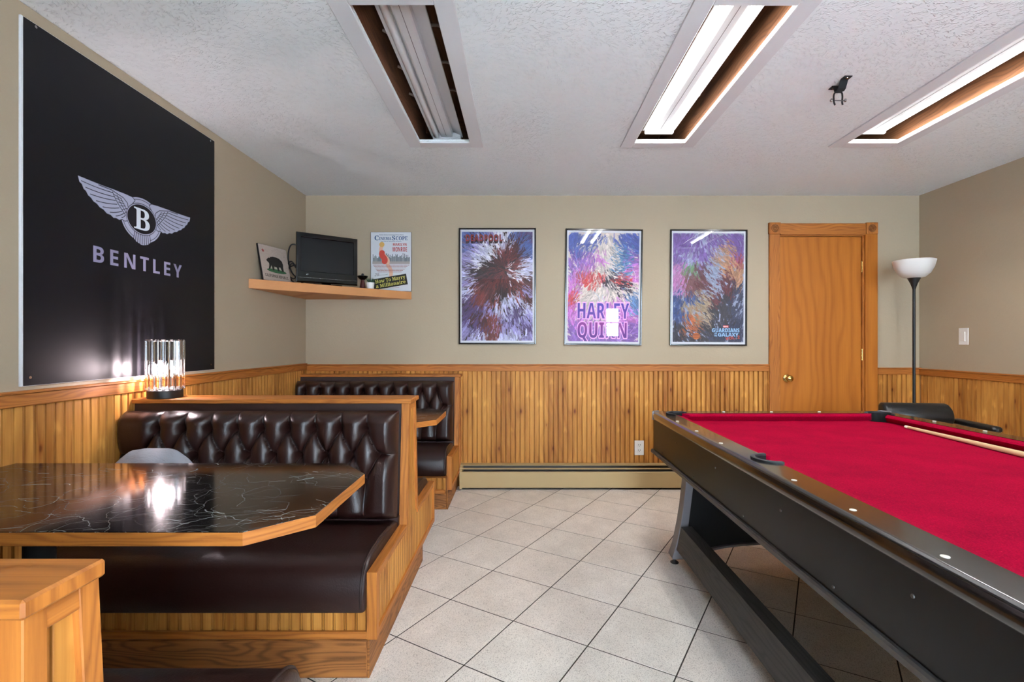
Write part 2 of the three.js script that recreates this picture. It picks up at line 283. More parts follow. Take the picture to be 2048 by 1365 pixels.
// bead-board planks
function plankGeo(len, w = 0.038, d = 0.010) {                          // stands on the origin, face towards +z
  const s = new THREE.Shape([[0, 0], [w, 0], [w, d * 0.15], [w - 0.0007, d], [0.0102, d], [0.0094, d * 0.15], [0.0072, d * 0.15], [0.0064, d * 0.75], [0.0048, d * 0.95], [0.0032, d * 0.75], [0.0024, d * 0.15], [0, d * 0.15]].map(([x, z]) => new THREE.Vector2(x, -z)));
  const g = new THREE.ExtrudeGeometry(s, { depth: len, bevelEnabled: false }); g.rotateX(-Math.PI / 2); return uvBox(g, 'x');
}
const plankUV = (g, ou, y0) => { const p = g.attributes.position, uv = g.attributes.uv; for (let i = 0; i < p.count; i++) uv.setXY(i, p.getX(i) + ou, p.getY(i) + y0); return g; };
function boards(parent, from, to, y0, y1, place, single_, ou = 0) {     // along s; place(g, s) puts it; single_(s): a part of its own
  const rest = [];
  for (let s = from; s < to - 0.004; s += 0.038) {
    const w = Math.min(0.038, to - s), g = plankUV(plankGeo(y1 - y0, Math.max(w, 0.012)), s + ou, y0); place(g, s);
    if (single_(s)) part('plank', g, M.pine, parent); else rest.push(g);
  }
  if (rest.length) part('plank_field', mergeGeometries(rest), M.pine, parent).userData.kind = 'stuff';
}
const wallLeft = structure('wall_left', 'beige painted left wall above honey pine bead-board');
{
  const s = new THREE.Shape([[ZR - 0.12, 0], [ZB + 0.12, 0], [ZB + 0.12, H], [ZR - 0.12, H]].map((p) => new THREE.Vector2(...p)));
  const g = new THREE.ExtrudeGeometry(s, { depth: 0.12, bevelEnabled: false }); g.rotateY(Math.PI / 2); g.translate(XL - 0.12, 0, 0);
  part('plaster', uvBox(g, 'z'), M.paint, wallLeft);
}
boards(wallLeft, -ZB, -ZR, 0, 0.935, (g, s) => { g.rotateY(Math.PI / 2); g.translate(XL, 0, s + 0.038); }, (s) => s < -1.2);
const wallBack = structure('wall_back', 'beige painted back wall above honey pine bead-board');
{
  const s = new THREE.Shape([[XL, 0], [2.062, 0], [2.062, 2.005], [2.738, 2.005], [2.738, 0], [XR, 0], [XR, H], [XL, H]].map((p) => new THREE.Vector2(...p)));
  part('plaster', facing(s, -ZB - 0.12, -ZB), M.paint, wallBack);
  boards(wallBack, XL, 1.975, 0, 0.925, (g, s) => g.translate(s, 0, -ZB), () => true, 0.05);
  boards(wallBack, 2.838, XR, 0, 0.9, (g, s) => g.translate(s, 0, -ZB), () => true);
}
const wallRight = structure('wall_right', 'beige painted right wall above honey pine bead-board');
part('plaster', cbox(XR, XR + 0.12, 0, H, -ZB - 0.12, -ZR + 0.12, 0.001, 'z'), M.paint, wallRight);
boards(wallRight, ZR, ZB, 0, 0.9, (g, s) => { g.rotateY(-Math.PI / 2); g.translate(XR, 0, -s - 0.038); }, (s) => s > 2.6, 0.2);
{
  const wallRear = structure('wall_rear', 'beige painted wall behind the viewer');
  const s = new THREE.Shape([[XL, 0], [XR, 0], [XR, H], [XL, H]].map((p) => new THREE.Vector2(...p)));
  const openings = [['window_1', 'narrow two-pane window behind the viewer', 1.515, 1.875, 1.2, 1.84, 0.065], ['door_2', 'added unseen glazed door behind the viewer for fill daylight', 0.245, 0.84, 0.02, 2.15, 0.03], ['added_window_2', 'added unseen window behind the viewer for fill daylight', 2.23, 2.775, 0.75, 2.15, 0.025]];  // glazed door and wider window are added out of view for fill daylight
  for (const [, , x0, x1, y0, y1] of openings) s.holes.push(new THREE.Path([[x0, y0], [x0, y1], [x1, y1], [x1, y0]].map((p) => new THREE.Vector2(...p))));
  part('plaster', facing(s, -ZR, -ZR + 0.12), M.paint, wallRear);
  const zs = -ZR + 0.02;
  for (const [name, label, x0, x1, y0, y1, f] of openings) {
    const w = structure(name, label), ym = (y0 + y1) / 2, panes = name === 'window_1' ? [[y0 + f, ym - 0.012], [ym + 0.012, y1 - f]] : [[y0 + f, y1 - f]];
    for (const [a, b, c, d] of [[x0, x0 + f, y0, y1], [x1 - f, x1, y0, y1], [x0 + f, x1 - f, y0, y0 + f], [x0 + f, x1 - f, y1 - f, y1], ...(panes.length > 1 ? [[x0 + f, x1 - f, ym - 0.012, ym + 0.012]] : [])]) part('sash', cbox(a, b, c, d, zs, zs + 0.05, 0.003), M.white, w);
    for (const [c, d] of panes) part('pane', cbox(x0 + f, x1 - f, c, d, zs + 0.022, zs + 0.026, 0.0005), M.pane, w);
  }
}
// chair rails and other trim
const railPts = (y0, y1) => [[0, y0], [0.016, y0], [0.018, y0 + 0.003], [0.018, y1 - 0.012], [0.024, y1 - 0.008], [0.024, y1 - 0.003], [0.021, y1], [0, y1]];
single('trim_1', sideways(railPts(0.92, 0.974).map(([d, y]) => [ZB - d, y]), XL, 1.973, 0, 1, 'x'), M.oak, 'oak chair rail along the back wall left of the door');
single('trim_2', sideways(railPts(0.893, 0.947).map(([d, y]) => [ZB - d, y]), 2.839, XR, 0, 1, 'x'), M.oak, 'short oak chair rail right of the door');
single('trim_3', facing(railPts(0.929, 0.983).map(([d, y]) => [XL + d, y]), -ZB + 0.024, -ZR, 0, 1, 'z'), M.oak, 'oak chair rail along the left wall');
single('trim_4', facing(railPts(0.889, 0.943).map(([d, y]) => [XR - d, y]), -ZB + 0.024, -ZR, 0, 1, 'z'), M.oak, 'oak chair rail along the right wall');
{ // door casing with bull's-eye corner blocks
  const t = structure('trim_5', 'oak door casing with round corner blocks');
  part('casing_board', cbox(1.975, 2.06, 0, 2.012, -ZB, -ZB + 0.02, 0.003, 'y', 0.3), M.oak, t); part('casing_board', cbox(2.74, 2.838, 0, 2.012, -ZB, -ZB + 0.02, 0.003, 'y', 0.7), M.door, t);
  part('casing_board', cbox(2.062, 2.743, 2.0065, 2.098, -ZB, -ZB + 0.02, 0.003, 'x', 0.4), M.oak, t);
  for (const x of [2.017, 2.79]) {
    const b = part('corner_block', cbox(x - 0.046, x + 0.046, 2.012, 2.104, -ZB, -ZB + 0.026, 0.003, 'y', x), M.oak, t);
    const g = lathe([[0, 0.006], [0.006, 0.005], [0.009, -0.001], [0.013, 0.005], [0.017, 0.005], [0.02, -0.001], [0.024, 0.005], [0.029, 0.005], [0.033, -0.002], [0.036, -0.002]].map(([r, y]) => [r, y]), 28); g.rotateX(Math.PI / 2); g.translate(x, 2.058, -ZB + 0.0265); part('rosette', uvBox(toCreasedNormals(g.toNonIndexed(), 0.5), 'x'), M.oakDark, b);
  }
  part('jamb', cbox(2.726, 2.74, 0, 2.006, -ZB - 0.1, -ZB + 0.004, 0.002, 'y'), M.oak, t); part('jamb', cbox(2.058, 2.064, 0, 2.006, -ZB - 0.1, -ZB, 0.001, 'y'), M.oak, t);
  part('jamb', cbox(2.058, 2.74, 1.998, 2.007, -ZB - 0.1, -ZB + 0.002, 0.001, 'x'), M.oak, t); part('light_block_board', cbox(2.06, 2.74, 0, 2.005, -ZB - 0.11, -ZB - 0.05, 0.001, 'y'), M.oakDark, t);  // last piece: full board added behind the slab to keep sky light out
  const d = structure('door_1', 'flat orange oak door with brass knob');
  part('slab', cbox(2.066, 2.722, 0.012, 1.996, -ZB - 0.045, -ZB - 0.008, 0.002, 'y', 0, 0.11), M.door, d);
  const k = part('knob', (() => { const g = lathe([[0, 0], [0.031, 0], [0.031, 0.004], [0.026, 0.008], [0.011, 0.011], [0.010, 0.028], [0.018, 0.034], [0.026, 0.045], [0.026, 0.056], [0.018, 0.065], [0, 0.068]], 28); g.rotateX(Math.PI / 2); g.translate(2.125, 0.862, -ZB - 0.008); return g; })(), M.brass, d, 'polished brass knob');
  for (const y of [0.28, 1.05, 1.754]) part('hinge', (() => { const g = cyl(0.006, 0.006, 0.09, 12); g.translate(2.725, y, -ZB - 0.002); return g; })(), M.brass, d);
}
// ---------------------------------------------------------------- ceiling lights
LIGHTS.forEach(([xc, z0, z1, lit], i) => {
  const t = thing('ceiling_light', ['unlit fluorescent strip fixture in the ceiling opening nearest the black banner', 'glowing twin-tube fluorescent fixture in the middle ceiling opening', 'glowing fluorescent fixture in the ceiling opening nearest the right wall'][i], 'ceiling light', [xc, H, -(z0 + z1) / 2], 'recessed fluorescent ceiling lights');
  const w = 0.1465, o = 0.072;
  for (const [a, b, c, d] of [[xc - w - o, xc - w, z0 - o, z1 + o], [xc + w, xc + w + o, z0 - o, z1 + o], [xc - w, xc + w, z0 - o, z0], [xc - w, xc + w, z1, z1 + o]]) part('frame_board', cbox(a, b, H - 0.009, H, -d, -c, 0.003), M.whiteTrim, t);
  const y = H + (lit ? 0.078 : 0.07), hw = 0.094, L0 = 1.72, L1 = lit ? 2.955 : 3.03;
  // sheet-metal channel: sloped wings, raised ballast cover
  const sec = [[-hw, y], [-hw + 0.002, y - 0.004], [-0.036, y + 0.02], [-0.034, y - 0.008], [-0.026, y - 0.012], [0.026, y - 0.012], [0.034, y - 0.008], [0.036, y + 0.02], [hw - 0.002, y - 0.004], [hw, y], [0.045, y + 0.032], [0.045, y + 0.05], [-0.045, y + 0.05], [-0.045, y + 0.032]];
  part('housing', facing(sec.map(([a, b]) => [xc + a, b]), -L1, -L0, 0, 1, 'z'), M.enamel, t);
  for (const e of lit ? [-1, 1] : [-1]) { const g = cyl(0.016, 0.016, L1 - L0 - 0.07, 20); g.rotateX(Math.PI / 2); g.translate(xc + e * 0.06, y - 0.006, -(L0 + L1) / 2); part('fluorescent_tube', g, lit ? M.tubeLit : M.tubeOff, t); }
  for (const Z of [L0 + 0.014, L1 - 0.014]) {
    const hgeo = cbox(xc - 0.085, xc + 0.085, y - 0.026, y + 0.02, -Z - 0.012, -Z + 0.012, 0.006);
    const hold = part('lamp_holder', hgeo, M.enamel, t);
    for (const e of [-1, 1]) { const g = cyl(0.009, 0.009, 0.004, 14); g.rotateX(Math.PI / 2); g.translate(xc + e * 0.06, y - 0.006, -Z + 0.013); part('socket', g, M.whiteTrim, hold); }
  }
  part('cover_seam', cbox(xc - 0.001, xc + 0.001, y - 0.0128, y - 0.0118, -L1 + 0.05, -L0 - 0.05, 0.0002), M.greyMetal, t);
  if (lit) {
    for (const e of [-1, 1]) {
      const l = new THREE.RectAreaLight(new THREE.Color().setRGB(...TUBE_COLOR), TUBE_LIGHT, 0.034, L1 - L0 - 0.1);
      l.name = 'tube_light'; l.position.set(e * 0.06, y - H - 0.024, -(L0 + L1) / 2 + (z0 + z1) / 2); l.rotation.x = -Math.PI / 2; t.add(l);
    }
  }
});

// ---------------------------------------------------------------- booths
function tuftGeo(x0, w, h, map, { D = 0.085, nu = 180, nv = 80, top = 0.07, s = 1 }) {
  const PU = 0.11, PV = 0.108, pos = [], idx = [], uv = [], last = w - 0.124, count = Math.floor((last - 0.07) / PU), x00 = last - count * PU;   // first and last column of the outer rows
  const zOf = (x, y) => {
    const q = (h - top - y) / PV, qc = clamp(q, 0, 2), p = clamp((x - x00) / PU, -0.5, count + 0.5), a = p + qc / 2, b = p - qc / 2, off = Math.abs(q - qc);
    let cr = Math.abs(Math.sin(Math.PI * a) * Math.sin(Math.PI * b)), puff = Math.pow(cr, 0.24);
    puff = mix(puff, 1, 0.5 * sstep(0.15, 1.1, off));
    const row = Math.round(qc), pr = clamp(Math.round(p - (row % 2) / 2) + (row % 2) / 2, row % 2 ? -0.5 : 0, row % 2 ? count + 0.5 : count), d = Math.hypot((x - x00) - pr * PU, (q - row) * PV);
    const dip = Math.exp(-((d / 0.016) ** 2));
    const r = 0.045, ex = clamp(Math.min(x, w - x) / r, 0, 1), et = clamp((h - y) / r, 0, 1), eb = clamp(y / 0.05, 0, 1), ed = (t) => Math.sqrt(Math.max(0, 1 - (1 - t) ** 2));
    const edge = ed(ex) * ed(et) * ed(eb);
    return edge * D * (0.44 + 0.56 * puff - 0.26 * dip) + 0.001;
  };
  for (let j = 0; j <= nv; j++) for (let i = 0; i <= nu; i++) {
    const x = w * i / nu, y = h * j / nv, [Y, Z] = map(y), z = zOf(x, y);
    pos.push(x0 + x, Y, -(Z - s * z)); uv.push(x, y);
  }
  for (let j = 0; j < nv; j++) for (let i = 0; i < nu; i++) { const a = j * (nu + 1) + i, b = a + 1, c = a + nu + 1, d = c + 1; s > 0 ? idx.push(a, b, d, a, d, c) : idx.push(a, d, b, a, c, d); }
  const g = new THREE.BufferGeometry(); g.setAttribute('position', new THREE.Float32BufferAttribute(pos, 3)); g.setAttribute('uv', new THREE.Float32BufferAttribute(uv, 2)); g.setIndex(idx); g.computeVertexNormals();
  const spots = [];
  for (let row = 0; row <= 2; row++) for (let k = row % 2 ? -1 : 0; k <= count; k++) { const x = x00 + (k + (row % 2) / 2) * PU; if (x < 0.02) continue; const y = h - top - row * PV, [Y, Z] = map(y); spots.push([x0 + x, Y, -(Z - s * (D * 0.22))]); }
  return [g, spots];
}
// one bench of a booth: Zc depth of the back's middle, s = +1 faces the viewer
function bench(t, { Zc, s, xEnd, half, fine, d = 0.566, plinth = 0.571, D = 0.085, lean = 0.045, seat = d, lift = 0 }) {
  const Z = (a) => Zc - s * a, xi = xEnd - 0.028, xw = XL + 0.0115;
  // seat cushion: waterfall front
  const yb = 0.228, prof = [[half + 0.005, yb], [half + 0.005, 0.385], [0.25, 0.398], [0.4, 0.403], [0.49, 0.398], [0.535, 0.386], [0.566, 0.362], [0.585, 0.325], [0.592, 0.28], [0.588, 0.245], [0.578, yb]].map(([a, y]) => [Z(a > half + 0.01 ? a * seat / 0.566 : a), y > 0.24 ? y + lift : y]);
  const cu = part('seat_cushion', sideways(prof, xw, xi - 0.004, 0.016, 4, 'x', 0.7), M.leather, t, 'dark brown leather seat cushion');
  const crv = prof.slice(2, 10).map(([a, y]) => [xi - 0.018, y + 0.001, -a]);
  part('piping', tube(crv, 0.0045, 40, 6), M.leather, cu);
  // bead-board front under the cushion, moulding and plinth
  for (let x = xw; x < xi - 0.01; x += 0.038) {
    const g = plankUV(plankGeo(0.235 - 0.15, Math.min(0.038, xi - x)), x, 0.15); if (s < 0) g.rotateY(Math.PI).translate(Math.min(0.038, xi - x), 0, 0); g.translate(x, 0.15, -Z(0.548)); part('plank', g, M.pine, t);
  }
  part('bench_frame', cbox(xw, xi, 0.13, 0.228, -Z(half + 0.01), -Z(0.547), 0.002, 'x'), M.oakDark, t);
  part('moulding', cbox(xw, xi - 0.002, 0.13, 0.157, -Z(0.545), -Z(0.57), 0.004, 'x', Zc), M.oak, t);
  // tufted backrest
  const yB = 0.4, hgt = 0.452, zb = half + lean, zt = half + lean * 0.27;
  const [g, spots] = tuftGeo(xw, xi - xw - 0.006, hgt, (y) => [yB + y, Z(mix(zb, zt, y / hgt))], { s, D, nu: fine ? 340 : 150, nv: fine ? 140 : 60 });
  const br = part('backrest', g, M.leather, t, 'button-tufted dark brown leather backrest');
  for (const [x, y, z] of spots) { const b = new THREE.SphereGeometry(0.0085, 10, 8); b.scale(1, 1, 0.55); b.translate(x, y, z); part('button', b, M.leather, br); }
  part('valance', cbox(xw, xi - 0.002, 0.30, 0.402, -Z(half + 0.004), -Z(half + 0.05), 0.003), M.vinyl, t);
  return { plinthEnd: Z(plinth) };
}
function booth(name, label, { Zc, half, ht, xEnd, sides, wallSide, cap, fine, d = 0.566, plinth, top = 0.9, D, lean, seat, lift }) {
  const t = thing(name, label, 'booth', [-1.1, 0, -Zc], 'upholstered booth benches'), xi = xEnd - 0.028, xw = XL + 0.0115;
  part('cap', cbox(xw, xEnd + 0.014, top - 0.02, top, -cap[1], -cap[0], 0.003, 'x', Zc), M.oak, t);
  // back core: sloped both ways
  const F = (a) => Zc - a, hasF = sides.includes(1), hasR = sides.includes(-1);
  const core = [[F(hasF ? half : ht - 0.004), 0.132], [F(ht - 0.004), top - 0.0205], [F(-ht + 0.004), top - 0.0205], [F(hasR ? -half : -ht + 0.004), 0.132]];
  part('back_board', sideways(core, xw, xi - 0.0006, 0, 1, 'y'), M.vinyl, t);
  let zA = F(hasF ? 0 : ht + 0.0), zZ = F(hasR ? 0 : -ht);
  for (const s of sides) { const { plinthEnd } = bench(t, { Zc, s, xEnd, half, fine: fine && s === fine, d, D, lean, seat, lift, plinth: plinth[s > 0 ? 0 : 1] }); if (s > 0) zA = plinthEnd; else zZ = plinthEnd; }
  const pl = [Math.min(zA, zZ), Math.max(zA, zZ)];
  part('plinth', cbox(xw, xEnd - 0.03, 0, 0.13, -pl[1], -pl[0], 0.003, 'x', Zc * 0.7, 0.05), M.oakDark, t);
  part('plinth_end', cbox(xEnd - 0.03, xEnd - 0.022, 0, 0.13, -pl[1], -pl[0], 0.002, 'z', 0.4), M.oakDark, t);
  // end panel towards the aisle: outline in (Z, y)
  const y0 = 0.131, ya = 0.36, out = [];
  if (hasF) out.push([F(d), y0], [F(d), ya], [F(half + 0.02), ya]); else out.push([F(ht), y0]);
  out.push([F(ht), top - 0.0225], [F(-ht), top - 0.0225]);
  if (hasR) out.push([F(-half - 0.02), ya], [F(-d), ya], [F(-d), y0]); else out.push([F(-ht), y0]);
  const ep = part('end_panel', sideways(out, xi, xEnd - 0.014, 0, 1, 'y'), M.oak, t);
  for (let i = 0; i < out.length; i++) {
    const p = out[i], q = out[(i + 1) % out.length], vert = Math.abs(q[1] - p[1]) > Math.abs(q[0] - p[0]);
    // outline runs clockwise in (Z, y) with Z growing to the right, so inside is to the right of p -> q
    // strips stand a little proud of the panel; upright ones lie over the level ones
    const l = Math.hypot(q[0] - p[0], q[1] - p[1]), e = [(q[0] - p[0]) / l, (q[1] - p[1]) / l], n = [-e[1], e[0]], k = vert ? 0.002 : 0.001, tr = vert ? -0.0005 : 0.0035;
    const P1 = [p[0] + n[0] * k + e[0] * tr, p[1] + n[1] * k + e[1] * tr], Q1 = [q[0] + n[0] * k - e[0] * tr, q[1] + n[1] * k - e[1] * tr];
    part('edge_strip', bentQuad(Q1, P1, 0.027, xi - (vert ? 0.005 : 0.004), xEnd + (vert ? 0.003 : 0.002), vert ? 'y' : 'z'), M.oak, ep);
  }
  // bead-board infill: narrow boards cut to the outline
  const brk = [...new Set(out.map((q) => q[0]))].sort((u, v) => u - v), topLine = [];
  for (let i = 0; i < out.length - 1; i++) topLine.push([out[i], out[i + 1]]);
  const topAt = (Zq) => { let m = y0; for (const [u, v] of topLine) if (Math.abs(v[0] - u[0]) > 1e-6 && Zq >= Math.min(u[0], v[0]) - 1e-9 && Zq <= Math.max(u[0], v[0]) + 1e-9) m = Math.max(m, mix(u[1], v[1], (Zq - u[0]) / (v[0] - u[0]))); return m; };
  const zmin = brk[0] + 0.004, zmax = brk[brk.length - 1] - 0.004, step = 0.0345;
  for (let zq = zmin; zq < zmax - 0.006; zq += step) {
    const a0 = zq + 0.0016, a1 = Math.min(zq + step, zmax) - 0.0016, mid = brk.filter((k) => k > a0 + 0.0005 && k < a1 - 0.0005).reverse();
    part('plank', sideways([[a0, y0 + 0.004], [a1, y0 + 0.004], [a1, topAt(a1) - 0.004], ...mid.map((k) => [k, topAt(k) - 0.004]), [a0, topAt(a0) - 0.004]], xEnd - 0.0139, xEnd - 0.006, 0.001, 1, 'z'), M.pine, ep);
  }
  if (wallSide === 'camera') { // wooden back of the nearest booth
    boards(t, xw, xi, 0.13, top - 0.02, (g, x) => g.translate(x, 0.13, -F(ht)), () => true);
    part('corner_post', cbox(xi - 0.03, xi, 0.0, top - 0.02, -F(ht) - 0.002, -F(ht) + 0.016, 0.002, 'y'), M.oak, t);
  }
  return t;
}
booth('booth_bench', 'double-sided tufted brown leather booth carrying the crystal lamp', { Zc: 2.28, half: 0.095, ht: 0.066, xEnd: -0.498, sides: [1, -1], cap: [2.196, 2.362], fine: 1, plinth: [0.571, 0.353] });
booth('booth_bench', 'tufted booth bench against the back wall under the corner shelf', { Zc: 3.925, half: 0.085, ht: 0.05, xEnd: -0.484, sides: [1], cap: [3.865, 3.986], fine: 1, d: 0.475, plinth: [0.49, 0] });
booth('booth_bench', 'nearest booth bench, seen over its oak cap in the left foreground', { Zc: 0.538, half: 0.052, D: 0.045, lean: 0.014, seat: 0.65, lift: 0.012, ht: 0.043, xEnd: -0.495, sides: [-1], cap: [0.482, 0.58], fine: -1, wallSide: 'camera', plinth: [0, 0.571] });

// ---------------------------------------------------------------- booth tables
function boothTable(label, pts, y, legX, legZ) {
  const Zm = legZ;
  const t = thing('booth_table', label, 'table', [legX, 0, -Zm], 'clipped-corner booth tables');
  const shrink = (k) => pts.map(([x, Z], i) => { const n = pts.length, a = pts[(i + n - 1) % n], b = pts[(i + 1) % n], nrm = (p, q) => { const dx = q[0] - p[0], dz = q[1] - p[1], l = Math.hypot(dx, dz); return [-dz / l, dx / l]; }, n1 = nrm(a, [x, Z]), n2 = nrm([x, Z], b), m = [n1[0] + n2[0], n1[1] + n2[1]], dd = 1 + n1[0] * n2[0] + n1[1] * n2[1]; return [x + m[0] / dd * k, Z + m[1] / dd * k]; });
  const inn = shrink(0.008);
  part('table_top', upright(shrink(0.0015), y - 0.0016, y, 0, 1, 'x'), M.marble, t, 'black marbled laminate with pale veins');
  part('table_core', upright(inn, y - 0.027, y - 0.002, 0, 1, 'x'), M.blackMatte, t);
  pts.forEach((p, i) => { const j = (i + 1) % pts.length; part('edge_strip', upright([p, pts[j], inn[j], inn[i]], y - 0.031, y - 0.0017, 0.001, 1, Math.abs(p[0] - pts[j][0]) > Math.abs(p[1] - pts[j][1]) ? 'x' : 'z'), M.oak, t); });
  const col = cyl(0.035, 0.035, y - 0.06, 24); col.translate(legX, y / 2, -Zm); part('column', col, M.blackMatte, t);
  part('foot', (() => { const g = lathe([[0, 0], [0.19, 0], [0.19, 0.012], [0.06, 0.03], [0.036, 0.05], [0, 0.05]], 32); g.translate(legX, 0, -Zm); return g; })(), M.blackMatte, t);
  part('mounting_plate', cbox(legX - 0.14, legX + 0.14, y - 0.037, y - 0.027, -Zm - 0.14, -Zm + 0.14, 0.003), M.blackMatte, t);
  return t;
}
boothTable('black marbled booth table with oak edge, in front of the crystal lamp booth', [[XL + 0.014, 1.079], [-0.602, 1.079], [-0.489, 1.19], [-0.489, 1.56], [-0.597, 1.695], [XL + 0.014, 1.695]], 0.74, -1.34, 1.39);
boothTable('far black booth table half hidden behind the lamp booth', [[XL + 0.014, 2.6], [-0.545, 2.6], [-0.456, 2.69], [-0.456, 3.015], [-0.56, 3.13], [XL + 0.014, 3.13]], 0.735, -1.3, 3.03);

// ---------------------------------------------------------------- pillow on the booth seat
{
  const g = new THREE.SphereGeometry(1, 72, 48), p = g.attributes.position, v = new THREE.Vector3();
  for (let i = 0; i < p.count; i++) {
    v.fromBufferAttribute(p, i); const sq = (a, e) => Math.sign(a) * Math.pow(Math.abs(a), e);
    let x = sq(v.x, 0.8), y = sq(v.y, 0.9), z = v.z * (0.5 + 0.5 * (1 - Math.max(Math.abs(x), Math.abs(y)) ** 2.2));
    const n = fbm((x + 1) / 2.01, (y + 1) / 2.01, 4, 4, 3, 777) - 0.5;
    p.setXYZ(i, x * 0.21, y * 0.165 + n * 0.03 * (y > 0 ? 1 : 0) - 0.05 * (x + 0.1) ** 2 * (y > 0 ? 1 : 0) + (y > 0 ? 0.008 * Math.exp(-(((x + 0.05) / 0.3) ** 2)) : 0), (z + n * 0.25) * 0.075);
  }
  g.computeVertexNormals(); g.rotateX(-0.16); g.translate(-1.462, 0.405 + 0.158, -1.985);
  single('pillow', g, M.pillow, 'lumpy pale grey pillow propped against the tufted booth back', 'pillow');
}
// ---------------------------------------------------------------- crystal lamp on the booth cap
{
  const cx = -1.612, cz = -2.262, y0 = 0.9, t = thing('crystal_lamp', 'lit round crystal rod lamp standing on the oak booth cap', 'table lamp', [cx, y0, cz]);
  part('base', (() => { const g = lathe([[0, 0], [0.067, 0], [0.069, 0.002], [0.069, 0.034], [0.067, 0.036], [0, 0.036]], 48); g.translate(cx, y0, cz); return toCreasedNormals(g.toNonIndexed(), 0.6); })(), M.blackPlastic, t);
  const N = 15, R = 0.0655, yb = y0 + 0.037, yt = y0 + 0.262;
  for (let i = 0; i < N; i++) {
    const a = (i + 0.5) / N * Math.PI * 2, r = 0.0104, g0 = lathe([[0, 0], [r * 0.72, 0], [r, 0.006], [r, yt - yb - 0.006], [r * 0.72, yt - yb], [0, yt - yb]], 8), g = g0.toNonIndexed(); g.computeVertexNormals();
    g.rotateY(-a + Math.PI / 8); g.translate(cx + R * Math.cos(a), yb, cz + R * Math.sin(a)); part('crystal_rod', g, M.crystal, t);
  }
  for (const y of [yb + 0.002, yt - 0.009]) { const g = new THREE.TorusGeometry(R - 0.0145, 0.003, 8, 48); g.rotateX(Math.PI / 2); g.translate(cx, y + 0.004, cz); part('ring', g, M.steel, t); }
  for (const [dx, dz] of [[-0.02, 0.01], [0.021, -0.004]]) {
    const s = part('candle_sleeve', (() => { const g = cyl(0.011, 0.011, 0.06, 16); g.translate(cx + dx, yb + 0.03, cz + dz); return g; })(), M.steel, t);
    part('bulb', (() => { const g = lathe([[0, 0], [0.008, 0], [0.013, 0.015], [0.0145, 0.03], [0.012, 0.048], [0.006, 0.066], [0, 0.072]], 18); g.translate(cx + dx, yb + 0.06, cz + dz); return g; })(), M.bulb, s);
    const l = new THREE.PointLight(new THREE.Color().setRGB(...CRYSTAL_COLOR), CRYSTAL_LIGHT); l.name = 'bulb_light'; l.position.set(dx, yb - y0 + 0.094, dz); l.castShadow = true; l.shadow.radius = 0.5; t.add(l);
  }
}

